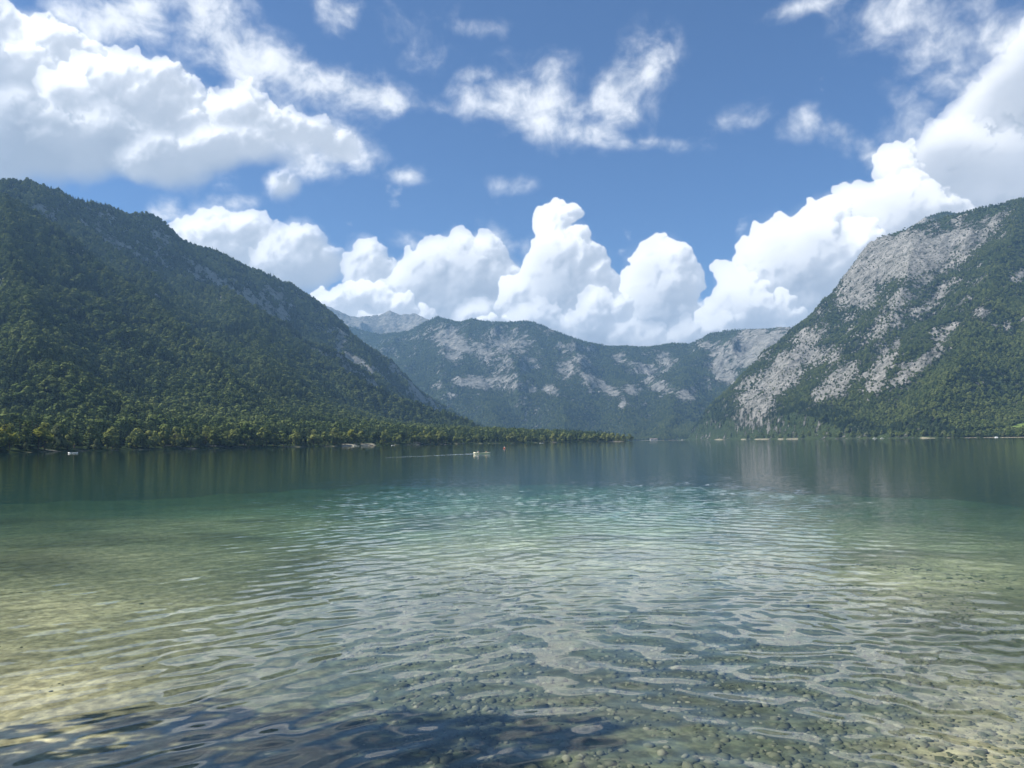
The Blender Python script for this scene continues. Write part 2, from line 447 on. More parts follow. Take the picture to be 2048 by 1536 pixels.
SPUR_A3 = ridge_line([(575, 572, 3680), (600, 650, 3400), (640, 720, 3150)])
CREST_G = ridge_line([(3400, 330, 2300), (2700, 300, 3000), (2300, 345, 3350), (2048, 397, 3600), (1960, 414, 3700), (1900, 430, 3760), (1830, 452, 3800), (1760, 470, 3880), (1738, 482, 3900), (1712, 530, 3930), (1692, 582, 3950), (1655, 614, 3980), (1600, 660, 4010), (1560, 702, 4030), (1500, 762, 4060), (1440, 822, 4100), (1390, 864, 4150), (1362, 880, 4190)])
SPUR_G1 = ridge_line([(2048, 405, 3580), (1990, 560, 3000), (1930, 700, 2500), (1880, 800, 2150)])
SPUR_G2 = ridge_line([(1840, 460, 3790), (1800, 590, 3350), (1740, 720, 2950), (1650, 820, 2700)])
SPUR_G3 = ridge_line([(1700, 590, 3930), (1670, 690, 3560), (1630, 780, 3250), (1580, 845, 3050)])
CREST_H = ridge_line([(1800, 474, 4900), (1815, 456, 4900), (1850, 432, 4900), (1890, 421, 4900), (1990, 440, 4900)])
CREST_F = ridge_line([(560, 640, 7900), (690, 652, 7800), (760, 668, 7700), (820, 660, 7400), (850, 645, 7300), (872, 636, 7200), (905, 640, 7100), (925, 645, 7050), (950, 640, 7000), (1000, 644, 6950), (1050, 643, 6900), (1085, 650, 6900), (1130, 669, 6850), (1170, 683, 6850), (1210, 692, 6900), (1250, 691, 6950), (1300, 694, 7000), (1345, 686, 7000), (1380, 688, 6950), (1420, 668, 6850), (1450, 661, 6800), (1500, 657, 6600), (1560, 655, 6450), (1620, 650, 6300), (1720, 640, 6200)])
SPUR_F1 = ridge_line([(872, 640, 7180), (850, 720, 6500), (815, 800, 5800), (900, 850, 5000), (960, 872, 4550)])
SPUR_F2 = ridge_line([(950, 645, 6980), (930, 720, 6350), (960, 790, 5700), (1000, 850, 4950), (1040, 872, 4500)])
SPUR_F3 = ridge_line([(1060, 648, 6880), (1100, 740, 6150), (1130, 800, 5500), (1130, 855, 4900), (1130, 872, 4500)])
SPUR_F4 = ridge_line([(1200, 696, 6880), (1240, 760, 6150), (1250, 820, 5350), (1270, 865, 4800)])
SPUR_F5 = ridge_line([(1420, 672, 6840), (1370, 740, 6100), (1345, 810, 5300), (1335, 850, 4800), (1330, 873, 4450)])
SPUR_F6 = ridge_line([(1560, 660, 6430), (1480, 760, 5600), (1420, 840, 4900), (1400, 870, 4500)])
CREST_E = ridge_line([(560, 560, 9300), (640, 606, 9500), (700, 634, 9600), (730, 632, 9600), (757, 630, 9700), (778, 622, 9700), (800, 630, 9700), (830, 628, 9700), (865, 642, 9500), (930, 660, 9400)])

def behind(X, Y, crest, k):
    """extra fall on the far side of a crest"""
    t = crest[:, 0] / crest[:, 1]
    return k * np.clip(Y - np.interp(X / Y, t, crest[:, 1]) - 15, 0, None)

def land_left(X, Y):
    wx = X + 60 * fbm(X / 420, Y / 420, 4, 3); wy = Y + 60 * fbm(X / 420, Y / 420, 4, 9)
    Z, D = from_ridges(wx * 0.35 + X * 0.65, wy * 0.35 + Y * 0.65, [(CREST_A, 1.12, 0.70, 480), (SPUR_B, 1.0, 0.50, 300), (SPUR_B2, 0.80, 0.42, 260), (SPUR_C, 0.98, 0.55, 330), (SPUR_C2, 0.85, 0.5, 260), (SPUR_C3, .9, .5, 260), (SPUR_A2, 0.95, 0.6, 260), (SPUR_A3, 1.0, 0.7, 260)])
    Z = Z - behind(X, Y, CREST_A, 0.8)
    sd = shore_dist(X, Y, SHORE_LEFT, -1)
    Z += np.minimum(D / 260, 1) * (84 * ridged(wx / 400, wy / 400, 5, 21) - 48) * sstep(20, 260, Z)
    apron = 0.10 * np.clip(sd, 0, 150) + 0.075 * np.clip(sd - 150, 0, 900) + 7 * fbm(X / 160, Y / 160, 3, 5) * sstep(40, 250, sd)
    tail = sstep(2600, 1500, Y)
    apron = apron * (0.55 + 0.45 * tail)
    k = 30.0
    Z = np.where(Z > -300, apron + k * np.logaddexp(0, np.clip((Z - apron) / k, -40, 400)), apron)
    Z = Z - 20 * sstep(60, 0, sd) * (sd > 0) * 0
    land = 0.25 + 0.9 * sstep(0, 12, sd)
    z = np.where(sd > 0, np.minimum(Z, 0.28 * sd + 2.5 * np.clip(sd - 25, 0, None)) + land - 0.25, np.maximum(0.22 * sd, -22) - 0.02)
    return z, sd

def land_right(X, Y):
    wx = X + 90 * fbm(X / 420, Y / 420, 4, 33); wy = Y + 90 * fbm(X / 420, Y / 420, 4, 39)
    Z, D = from_ridges(wx * 0.3 + X * 0.7, wy * 0.3 + Y * 0.7, [(CREST_G, 1.35, 0.95, 220), (SPUR_G1, 0.75, 0.5, 300), (SPUR_G2, 0.9, 0.62, 250), (SPUR_G3, 1.05, 0.8, 250)])
    Z = Z - behind(X, Y, CREST_G[::-1], 1.0)
    Zh, Dh = from_ridges(X, Y, [(CREST_H, 1.3, 1.0, 300)])
    Z = np.maximum(Z, Zh); D = np.minimum(D, Dh)
    sd = shore_dist(X, Y, SHORE_RIGHT, 1)
    Z += np.minimum(D / 200, 1) * (46 * ridged(wx / 260, wy / 260, 5, 61) - 20) * sstep(20, 260, Z)
    terr = np.sin((Z + 40 * fbm(X / 500, Y / 500, 3, 71)) / 21.0)
    Z += 7 * terr * sstep(120, 300, Z) * np.minimum(D / 60, 1)
    apron = 0.09 * np.clip(sd, 0, 300) + 0.16 * np.clip(sd - 300, 0, 500) + 4 * fbm(X / 130, Y / 130, 3, 5) * sstep(40, 200, sd)
    k = 22.0
    Z = apron + k * np.logaddexp(0, np.clip((Z - apron) / k, -40, 400)) - 4
    land = 0.9 * sstep(0, 12, sd)
    z = np.where(sd > 0, np.minimum(np.maximum(Z, 0), 0.28 * sd + 7.0 * np.clip(sd - 20 - 8 * fbm(X / 60, Y / 60, 3, 15), 0, None)) + land, np.maximum(0.22 * sd, -22) - 0.02)
    return z, sd

def land_far(X, Y):
    wx = X + 150 * fbm(X / 800, Y / 800, 4, 133); wy = Y + 150 * fbm(X / 800, Y / 800, 4, 139)
    Z, D = from_ridges(wx * 0.3 + X * 0.7, wy * 0.3 + Y * 0.7, [(CREST_F, 1.0, 0.6, 260), (SPUR_F1, 0.8, 0.6, 400), (SPUR_F2, 0.8, 0.6, 400), (SPUR_F3, 0.8, 0.6, 400), (SPUR_F4, 0.8, 0.6, 400), (SPUR_F5, 0.8, 0.6, 400), (SPUR_F6, 0.9, 0.6, 400), (CREST_E, 1.1, 0.6, 350)], 35)
    Z += np.minimum(D / 260, 1) * (120 * ridged(wx / 620, wy / 620, 6, 161, 0.55) - 62) * sstep(20, 300, Z)
    Z += 10 * ridged(X / 70, Y / 90, 3, 171) * sstep(900, 1300, Z)
    terr = np.sin((Z + 60 * fbm(X / 600, Y / 600, 3, 171)) / 32.0)
    Z += 11 * terr * sstep(150, 400, Z) * np.minimum(D / 90, 1)
    sd = Y - FAR_Y - 25 * fbm(X / 200, Y * 0, 3, 4)
    apron = 0.020 * np.clip(sd, 0, 3000) + 2 * fbm(X / 130, Y / 130, 3, 5)
    k = 25.0
    Z = apron + k * np.logaddexp(0, np.clip((Z - apron) / k, -40, 400)) - 5
    z = np.where(sd > 0, np.minimum(np.maximum(Z, 0.3), 0.2 * sd * (1 + np.clip(sd, 0, None) / 80)) + 0.4 * sstep(0, 12, sd), np.maximum(0.22 * sd, -22) - 0.02)
    return z, sd

def wedge(t0, t1, nt, y0, y1, ny, p=1.0):
    t = np.linspace(t0, t1, nt); y = y0 * (y1 / y0) ** (np.linspace(0, 1, ny) ** p)
    T, Yg = np.meshgrid(t, y)
    return T * Yg, Yg

def blobs(P, lst):
    """patches of ground given by where they are seen, as soft weights on the ground points"""
    px, py = project(P)
    w = np.zeros(px.shape)
    for (cx, cy_, rx, ry, ang, s) in lst:
        a = math.radians(ang); dx = px - cx; dy = py - cy_
        u = (dx * math.cos(a) + dy * math.sin(a)) / rx; v = (-dx * math.sin(a) + dy * math.cos(a)) / ry
        w = np.maximum(w, s * np.exp(-(u * u + v * v)))
    return w

def steepness(P):
    gy = np.gradient(P, axis=0); gx = np.gradient(P, axis=1)
    n = np.cross(gx, gy)
    return np.hypot(n[..., 0], n[..., 1]) / np.maximum(np.abs(n[..., 2]), 1e-6)

def ground_material(name, tree_scale, forest_lo, forest_hi, rock_a, rock_b, bump_d, beach=(0.38, 0.34, 0.25)):
    """mountain side: bare limestone where the ground is rock, forest floor and small trees elsewhere, pasture"""
    m = new_mat(name); t = NT(m)
    geo = t.n('NewGeometry'); pos = geo.outputs['Position']
    rock = t.n('Attribute', attribute_name='rock').outputs['Fac']
    grass = t.n('Attribute', attribute_name='grass').outputs['Fac']
    clump = t.n('TexVoronoi', {'Vector': pos, 'Scale': 1.0 / tree_scale, 'Randomness': 1.0}, feature='F1')
    big = t.noise(pos, 1 / 240.0, 5, 0.6)
    fine = t.noise(pos, 1 / (tree_scale * 0.7), 3, 0.6)
    f = t.math('ADD', t.math('MULTIPLY', big, 0.75), t.math('MULTIPLY', fine, 0.25))
    fc = t.ramp(f, [(0.34, forest_lo), (0.66, forest_hi)])
    hue = t.n('SeparateColor', {0: clump.outputs['Color']}).outputs[0]
    fc = t.mix(t.math('MULTIPLY', hue, 0.5), fc, tuple(x * 0.55 for x in forest_lo))
    # beds of limestone dip to the left: the grain of the cliffs follows them
    tilt = t.n('Mapping', {'Vector': pos, 'Rotation': (0, math.radians(38), 0)}).outputs[0]
    streak = t.n('Mapping', {'Vector': tilt, 'Scale': (0.55, 0.9, 1.0)}).outputs[0]
    r1 = t.noise(streak, 1 / (tree_scale * 1.9), 7, 0.72)
    r2 = t.noise(streak, 1 / (tree_scale * 8.0), 4, 0.6)
    rc = t.ramp(t.math('ADD', t.math('MULTIPLY', r1, 0.75), t.math('MULTIPLY', r2, 0.25)), [(0.36, rock_b), (0.48, tuple((a + b) / 2 for a, b in zip(rock_a, rock_b))), (0.60, rock_a)])
    # scrub breaks the edge of the rock up
    ledge = t.math('SUBTRACT', t.noise(t.n('Mapping', {'Vector': tilt, 'Scale': (0.16, 0.5, 1.0)}).outputs[0], 1 / (tree_scale * 5.0), 4, 0.6), 0.30)
    edge = t.noise(streak, 1 / (tree_scale * 3.4), 6, 0.74)
    rm = t.math('MULTIPLY', t.math('SUBTRACT', t.math('ADD', t.math('MULTIPLY', rock, 0.78), t.math('MULTIPLY', edge, 3.0)), t.math('ADD', 1.50, t.math('MULTIPLY', ledge, 0.9))), 4.5)
    rm = t.n('Clamp', {0: rm}).outputs[0]
    c = t.mix(rm, fc, rc)
    gc = t.ramp(fine, [(0.3, (0.10, 0.15, 0.035)), (0.7, (0.17, 0.22, 0.06))])
    c = t.mix(grass, c, gc)
    sh = t.n('Attribute', attribute_name='shingle').outputs['Fac']
    c = t.mix(sh, c, beach)
    hgt_f = t.math('MULTIPLY', t.math('SUBTRACT', 1.0, clump.outputs['Distance']), tree_scale * 0.55)
    hgt_r = t.math('MULTIPLY', r1, tree_scale * 2.6)
    hm = t.n('Mix', {'Factor': rm, 'A': hgt_f, 'B': hgt_r}, data_type='FLOAT')
    b = t.n('Bump', {'Strength': 1.0, 'Distance': bump_d, 'Height': [o for o in hm.outputs if o.type == 'VALUE'][0]})
    d = t.n('BsdfDiffuse', {'Color': c, 'Normal': b.outputs[0], 'Roughness': 0.6})
    t.l(d.outputs[0], t.out.inputs[0])
    return m

MAT_LEFT = ground_material('wooded_slope', 9.0, (0.028, 0.045, 0.018), (0.055, 0.075, 0.028), (0.42, 0.41, 0.38), (0.22, 0.22, 0.20), 1.0)
MAT_RIGHT = ground_material('limestone_slope', 10.0, (0.030, 0.048, 0.020), (0.060, 0.078, 0.032), (0.38, 0.365, 0.335), (0.085, 0.09, 0.075), 1.0)
MAT_FAR = ground_material('far_slope', 16.0, (0.035, 0.050, 0.025), (0.065, 0.080, 0.038), (0.38, 0.365, 0.33), (0.11, 0.115, 0.10), 1.0)

# left mountain
X, Y = wedge(-1.30, 0.20, 600, 400, 4950, 480, 0.9)
Z, SD = land_left(X, Y); PL = np.stack([X, Y, Z], -1)
st = steepness(PL)
rk = sstep(1.0, 1.5, st + 0.5 * fbm(X / 120, Y / 120, 4, 401)) * 0.7
rk = np.maximum(rk, blobs(PL, [(312, 470, 14, 12, 40, .9), (330, 480, 9, 14, 0, .8), (392, 556, 5, 14, 0, .8), (680, 690, 12, 20, 30, .8), (640, 660, 14, 8, 20, .6), (820, 770, 10, 6, 20, .6), (730, 735, 14, 8, 20, .7), (440, 600, 8, 12, 0, .6), (580, 610, 10, 12, 0, .6)]))
beach = sstep(9, 3, SD) * (SD > -1) * sstep(0.0, 0.25, fbm(X / 45, Y / 45, 3, 55) - 0.05)
LEFT_ROCK = rk
def shingle(P, SD, spans, wide):
    px, _ = project(P)
    m = np.zeros(px.shape)
    for a, b in spans: m = np.maximum(m, sstep(a - 2, a + 1, px) * sstep(b + 2, b - 1, px))
    return m * sstep(wide + 4, wide, SD) * (SD > -3)
SH_L = np.maximum(shingle(PL, SD, [(684, 712), (722, 748), (1222, 1246)], 11), 0.3 * beach * sstep(7, 4, SD))
LEFT_SHINGLE = shingle(PL, SD, [(684, 712), (722, 748)], 16)
left_mountain = sheet('mountain', PL, MAT_LEFT, {'shingle': SH_L, 'rock': np.maximum(rk, 0), 'grass': np.zeros_like(rk)})
left_mountain['label'] = 'steep mountain under dark forest along the left side of the lake'

# right mountain
X, Y = wedge(0.10, 1.40, 600, 1300, 5400, 430)
Z, SD = land_right(X, Y); PR = np.stack([X, Y, Z], -1)
st = steepness(PR)
nz = fbm(X / 180, Y / 180, 5, 501)
rk = 0.50 * sstep(1.0, 1.6, st + 0.45 * nz) * sstep(120, 240, Z)
rk = np.maximum(rk, blobs(PR, [(1790, 530, 130, 42, -14, 1.05), (1715, 560, 40, 55, -60, 1.0), (1900, 480, 90, 24, -22, .95), (1975, 452, 40, 16, -30, .9), (1690, 600, 30, 30, 0, .8), (1850, 560, 60, 20, -30, .7), (2035, 555, 22, 14, -40, .9), (1962, 630, 22, 16, -10, .9), (2015, 655, 8, 10, 0, .8), (1885, 580, 40, 10, -40, .8), (1840, 620, 40, 12, -25, .8), (1790, 640, 30, 30, 60, .75),
    (1550, 765, 62, 36, -38, 1.05), (1500, 800, 30, 28, -40, .95), (1480, 825, 14, 10, 0, .8), (1630, 720, 50, 20, -20, .9), (1665, 715, 22, 24, 0, .9), (1670, 770, 46, 30, -35, 1.05), (1640, 790, 28, 20, -40, 1.0), (1765, 730, 26, 50, 20, .95), (1790, 700, 16, 30, 20, .85), (1830, 735, 50, 18, -32, 1.0), (1880, 690, 36, 14, -40, .9), (1740, 750, 44, 12, -20, .85), (1600, 670, 34, 10, -30, .7), (1530, 850, 26, 4, -45, .9), (1700, 640, 20, 8, -30, .7), (1920, 610, 26, 10, -30, .6), (1780, 500, 110, 34, -14, 1.15), (1720, 590, 36, 40, -60, 1.05), (1860, 520, 90, 30, -28, 1.05), (1930, 500, 60, 20, -35, .95), (1800, 600, 60, 24, -30, .85), (1860, 610, 50, 14, -35, .85), (1575, 740, 50, 40, -50, 1.05), (1610, 690, 50, 24, -40, .95), (1520, 810, 40, 26, -40, 1.05), (1690, 750, 40, 24, -40, 1.0), (1750, 770, 40, 18, -30, .9), (1800, 760, 40, 14, -30, .9), (1860, 720, 40, 14, -40, .9), (1900, 660, 30, 12, -30, .75), (1760, 660, 20, 40, 15, .8)]))
rk = np.maximum(rk, blobs(PR, [(1840, 445, 34, 12, -20, .7)]) * (Y > 4500))
gr = np.maximum(blobs(PR, [(1995, 862, 48, 5, -8, 1.2), (2040, 855, 30, 8, -8, 1.2), (1955, 866, 22, 4, 0, 1.0)]), 0)
gr = sstep(0.35, 0.7, gr)
RIGHT_ROCK, RIGHT_GRASS = rk, gr
right_mountain = sheet('mountain', PR, MAT_RIGHT, {'shingle': shingle(PR, SD, [(1430, 1446), (1482, 1490), (1510, 1538), (1556, 1566), (1574, 1594), (1842, 1870), (1894, 1900), (1930, 1952), (1968, 1990), (2000, 2060)], 6), 'rock': rk, 'grass': gr})
right_mountain['label'] = 'tall mountain with pale limestone cliffs on the right side of the lake'

# mountains at the head of the lake
X, Y = wedge(-0.42, 0.60, 520, 4160, 10600, 360)
Z, SD = land_far(X, Y); PF = np.stack([X, Y, Z], -1)
st = steepness(PF)
nz = fbm(X / 300, Y / 300, 5, 601)
rk = 0.42 * sstep(0.95, 1.5, st + 0.5 * nz) * sstep(160, 300, Z)
rk = np.maximum(rk, sstep(8300, 8700, Y) * sstep(1050, 1250, Z + 150 * nz) * 0.95)
rk = np.maximum(rk, blobs(PF, [(915, 690, 46, 20, 10, .85), (905, 715, 20, 12, 0, .8), (970, 700, 30, 30, -60, .6), (950, 765, 48, 14, 4, .95), (1000, 755, 26, 12, 0, .8), (1040, 690, 30, 30, 20, .6), (1060, 720, 20, 8, 30, .7), (1100, 660, 16, 12, 0, .5), (1030, 770, 20, 16, 0, .6), (1130, 740, 30, 30, 30, .55), (1240, 720, 22, 10, 20, .7), (1200, 770, 70, 14, 30, .7), (1260, 780, 22, 12, 0, .8), (1320, 775, 40, 16, 20, .7), (1370, 790, 26, 14, 0, .75),
    (1500, 705, 62, 34, 10, 1.0), (1570, 680, 34, 24, -30, .95), (1450, 745, 26, 26, 30, .9), (1480, 770, 40, 12, 20, .8), (1410, 690, 20, 12, 0, .7), (1530, 690, 70, 40, -10, 1.1), (1440, 720, 26, 40, 10, .95), (900, 680, 40, 26, 20, .9), (1010, 690, 26, 30, -50, .75), (1290, 740, 40, 14, 20, .7), (1330, 720, 26, 16, 20, .7), (1160, 720, 30, 14, 40, .7), (1100, 780, 24, 14, 20, .7)]))
rk = np.maximum(rk, blobs(PF, [(1243, 810, 6, 9, 10, 1.3)]))
gr = sstep(0.4, 0.8, blobs(PF, [(1000, 841, 14, 2.0, 0, .8), (1040, 843, 16, 2.0, 0, .8)])) * 0.8
far_mountain = sheet('mountain', PF, MAT_FAR, {'shingle': shingle(PF, SD, [(1284, 1306), (1312, 1330), (1338, 1372)], 14), 'rock': rk, 'grass': gr})
far_mountain['label'] = 'blue distant mountains with cliffs closing the far end of the lake'
# ------------------------------------------------------------------ lake bed and water
def near_shore(X):
    return 5.2 + np.where(X < 0, 0.011, 0.004) * np.minimum(X * X, 900)

def shelf_edge(t):
    return np.where(t < 0, 70 + np.clip(t + 0.667, -.4, 2) / 0.667 * 56, 126 - 66 * np.clip(t, 0, 1.1) / 0.667)

def bed_z(X, Y):
    q = Y - near_shore(X)
    t = X / np.maximum(Y, 1.0)
    d = 0.16 + 0.024 * np.clip(q, 0, 200) + 0.0004 * np.clip(X + 6, 0, 40) * np.clip(q, 0, 30) * 0.4
    d = d * (1 + 0.35 * fbm(X / 14, Y / 14, 4, 701) * sstep(3, 15, q)) + 0.03 * fbm(X / 2.2, Y / 2.2, 4, 703)
    over = Y - shelf_edge(t) - 6 * fbm(X / 12, Y / 12, 3, 705)
    d = d + 0.09 * np.clip(over, 0, 30) + 0.35 * np.clip(over - 30, 0, 60)
    land = np.clip(-q, 0, 40)
    z = np.where(q > 0, -d, -0.10 + 0.42 * np.clip(land, 0, 3) + 0.12 * np.clip(land - 3, 0, 40) + 0.03 * fbm(X / 2.2, Y / 2.2, 4, 703))
    return np.maximum(z, -24)

def bed_material():
    m = new_mat('lake_bed'); t = NT(m)
    pos = t.n('NewGeometry').outputs['Position']
    sand = t.noise(pos, 0.11, 5, 0.6)
    grit = t.noise(pos, 3.0, 6, 0.7)
    peb = t.n('TexVoronoi', {'Vector': pos, 'Scale': 5.5, 'Randomness': 1.0})
    c = t.ramp(sand, [(0.32, (0.054, 0.068, 0.040)), (0.5, (0.092, 0.108, 0.064)), (0.68, (0.145, 0.153, 0.093))])
    pc = t.n('SeparateColor', {0: peb.outputs['Color']}).outputs[0]
    c = t.mix(t.math('MULTIPLY', pc, 0.5), c, (0.11, 0.115, 0.066))
    gp = t.ramp(grit, [(0.40, (0.55, 0.55, 0.55)), (0.62, (1.2, 1.2, 1.15))])
    c2 = t.n('VectorMath', {0: c, 1: gp}, operation='MULTIPLY').outputs[0]
    weed_and_gust = t.n('Attribute', attribute_name='weed_and_gust').outputs['Fac']
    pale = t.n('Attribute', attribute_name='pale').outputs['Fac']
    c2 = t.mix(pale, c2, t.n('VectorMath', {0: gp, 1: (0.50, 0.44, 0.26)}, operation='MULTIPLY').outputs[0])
    c3 = t.mix(weed_and_gust, c2, (0.035, 0.040, 0.028))
    hh = t.math('ADD', t.math('MULTIPLY', peb.outputs['Distance'], -0.5), t.math('MULTIPLY', grit, 0.4))
    b = t.n('Bump', {'Strength': 0.8, 'Distance': 0.08, 'Height': hh})
    d = t.n('BsdfDiffuse', {'Color': c3, 'Normal': b.outputs[0]})
    t.l(d.outputs[0], t.out.inputs[0])
    return m

MAT_BED = bed_material()
ty = np.concatenate([np.linspace(-45, 4, 26), 4.4 * (130 / 4.4) ** np.linspace(0, 1, 300), [160, 260, 600, 1500, 4400]])
tx = np.linspace(-1, 1, 260)
T, Yb = np.meshgrid(tx, ty)
Xb = T * (16 + 1.65 * np.clip(Yb, 0, None))
Zb = bed_z(Xb, Yb)
PB = np.stack([Xb, Yb, Zb], -1)
weed_and_gust = blobs(PB, [(1130, 1008, 95, 7, 2, .8), (1620, 1010, 150, 8, 3, .8), (1400, 998, 90, 6, 0, .6), (1930, 1020, 60, 6, 2, .7), (2030, 1028, 40, 6, 0, .6), (640, 1120, 120, 14, -4, .45), (60, 1130, 120, 22, 0, .5), (1900, 1250, 120, 30, 12, .55), (760, 1085, 90, 8, 0, .5)])  # weed, and dark gust-ripple reflections painted into the bed colour
weed_and_gust = np.where(Yb > 10, weed_and_gust, 0) * sstep(-0.35, 0.1, fbm(Xb / 5, Yb / 5, 4, 811))
weed_and_gust = np.maximum(weed_and_gust, 0.45 * sstep(0.10, 0.42, fbm(Xb / 9, Yb / 9, 5, 821)) * (Yb > 12))
pale = blobs(PB, [(30, 1420, 330, 190, 10, 1.0), (120, 1230, 360, 100, 0, .85), (300, 1110, 380, 60, 0, .6), (1150, 1075, 620, 90, 0, .95), (1150, 1010, 500, 40, 0, .8), (260, 1180, 420, 110, 0, .5), (1850, 1130, 300, 80, 4, .95), (500, 1050, 360, 34, -2, .75), (1980, 1480, 160, 110, 0, .7), (1450, 1120, 200, 40, 0, .3)])  # pale sand; the middle patches paint in the bright cloud reflection
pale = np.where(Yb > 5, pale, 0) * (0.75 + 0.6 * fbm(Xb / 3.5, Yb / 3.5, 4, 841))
lake_bed = sheet('lake_bed', PB, MAT_BED, {'weed_and_gust': weed_and_gust, 'pale': np.clip(pale, 0, 1)})

def water_material():
    m = new_mat('lake_water'); t = NT(m)
    pos = t.n('NewGeometry').outputs['Position']
    mp = t.n('Mapping', {'Vector': pos, 'Rotation': (0, 0, 0.35), 'Scale': (0.5, 1.0, 1.0)}).outputs[0]
    n1 = t.noise(mp, 2.6, 2, 0.5, 0.4)
    n2 = t.noise(mp, 0.35, 3, 0.55, 0.3)
    h = t.math('ADD', t.math('MULTIPLY', n1, 0.018), t.math('MULTIPLY', n2, 0.05))
    rip = t.n('Attribute', attribute_name='ripple').outputs['Fac']
    b = t.n('Bump', {'Strength': t.math('ADD', 0.05, t.math('MULTIPLY', rip, 0.6)), 'Distance': 1.0, 'Height': h})
    # the same share is mirrored from either side, as for light bent at the surface
    cosi = t.math('ABSOLUTE', t.n('VectorMath', {0: t.n('NewGeometry').outputs['Incoming'], 1: b.outputs[0]}, operation='DOT_PRODUCT').outputs['Value'])
    fr = t.math('ADD', 0.02, t.math('MULTIPLY', 0.98, t.math('POWER', t.math('SUBTRACT', 1.0, cosi), 5.0)))
    gl = t.n('BsdfGlossy', {'Color': (1, 1, 1, 1), 'Roughness': t.math('ADD', 0.006, t.math('MULTIPLY', rip, 0.026)), 'Normal': b.outputs[0]})
    tr = t.n('BsdfTransparent')
    mx = t.n('MixShader', {0: fr, 1: tr.outputs[0], 2: gl.outputs[0]})
    t.l(mx.outputs[0], t.out.inputs['Surface'])
    va = t.n('VolumeAbsorption', {'Color': (0.24, 0.775, 0.715, 1), 'Density': 0.08})
    vs = t.n('VolumeScatter', {'Color': (0.35, 0.9, 0.85, 1), 'Density': WATER_SCATTER, 'Anisotropy': 0.3})
    av = t.n('AddShader', {0: va.outputs[0], 1: vs.outputs[0]})
    t.l(av.outputs[0], t.out.inputs['Volume'])
    return m

WATER_SCATTER = 0.003

def waves(X, Y):
    rng = np.random.RandomState(12)
    g = 0.55 + 0.75 * sstep(-0.25, 0.35, fbm(X / 26, Y / 38, 4, 911))
    t = X / np.maximum(Y, 1)
    g = g * (1 - 0.62 * sstep(-0.10, -0.50, t) * sstep(16, 28, Y)) * (1 - 0.45 * sstep(0.30, 0.60, t) * sstep(14, 24, Y))
    g = g * (1 - 0.75 * sstep(60, 120, Y))
    wx = X + 0.22 * fbm(X / 2.1, Y / 2.1, 3, 921); wy = Y + 0.22 * fbm(X / 2.1, Y / 2.1, 3, 931)
    left = sstep(0.25, -0.25, t)
    Z = np.zeros_like(X)
    short = 0.12 + 0.88 * sstep(13, 26, Y)
    for i in range(60):
        if i % 2 == 0: ang = math.radians(rng.normal(-52, 15)); w = 0.35 + 0.85 * left
        else: ang = math.radians(rng.normal(-98, 44)); w = 1.0 - 0.55 * left
        fine = i >= 34
        lam = math.exp(rng.uniform(math.log(0.26), math.log(0.50))) if fine else math.exp(rng.uniform(math.log(0.46), math.log(1.45)))
        k = 2 * math.pi / lam
        slope = (0.0135 if fine else 0.0172) * rng.uniform(0.5, 1.4)
        ph = rng.uniform(0, 6.28)
        Z += w * (short if fine else 1.0) * (slope / k) * np.sin(k * (wx * math.cos(ang) + wy * math.sin(ang)) + ph)
    return Z * g

MAT_WATER = water_material()
def make_water():
    nx = 720
    ys = np.concatenate([3.2 * (115 / 3.2) ** (np.linspace(0, 1, 600) ** 0.95), 115 * (4300 / 115) ** np.linspace(0.02, 1, 110)])
    T, Yw = np.meshgrid(np.concatenate([np.linspace(-1.6, -0.86, 26)[:-1], np.linspace(-0.86, 0.86, nx - 50), np.linspace(0.86, 1.6, 26)[1:]]), ys)
    Xw = T * (1.5 + Yw)
    Zw = np.zeros_like(Xw)
    k = 600
    Zw[:k] = waves(Xw[:k], Yw[:k]) * sstep(3.2, 6, Yw[:k]) * sstep(115, 80, Yw[:k])
    P = np.stack([Xw, Yw, Zw], -1)
    # close it into a body: a rim going down and a floor under the bed
    lo = P.copy(); lo[..., 2] = -32
    top = P
    ring0 = np.concatenate([lo[:1], top, lo[-1:]], 0)
    sideL = ring0[:, :1].copy(); sideL[..., 2] = -32
    sideR = ring0[:, -1:].copy(); sideR[..., 2] = -32
    G = np.concatenate([sideL, ring0, sideR], 1)
    o = sheet('lake_water', G, MAT_WATER, {'ripple': sstep(14, 34, G[..., 1])})
    me = o.data
    nr, nc = G.shape[:2]
    import bmesh
    # floor: one polygon round the rim
    rim = np.concatenate([np.arange(nc), np.arange(1, nr) * nc + nc - 1, (nr - 1) * nc + np.arange(nc - 2, -1, -1), np.arange(nr - 2, 0, -1) * nc])
    c = [tuple(G[0, 0]), tuple(G[0, -1]), tuple(G[-1, -1]), tuple(G[-1, 0])]
    bm = bmesh.new(); bm.from_mesh(me); bm.verts.ensure_lookup_table()
    v = [bm.verts.new(p) for p in (c[0], c[3], c[2], c[1])]
    f = bm.faces.new(v); bm.verts.ensure_lookup_table()
    bmesh.ops.remove_doubles(bm, verts=[bm.verts[i] for i in rim] + v, dist=0.0005)
    bm.to_mesh(me); bm.free()
    return o
water = make_water()
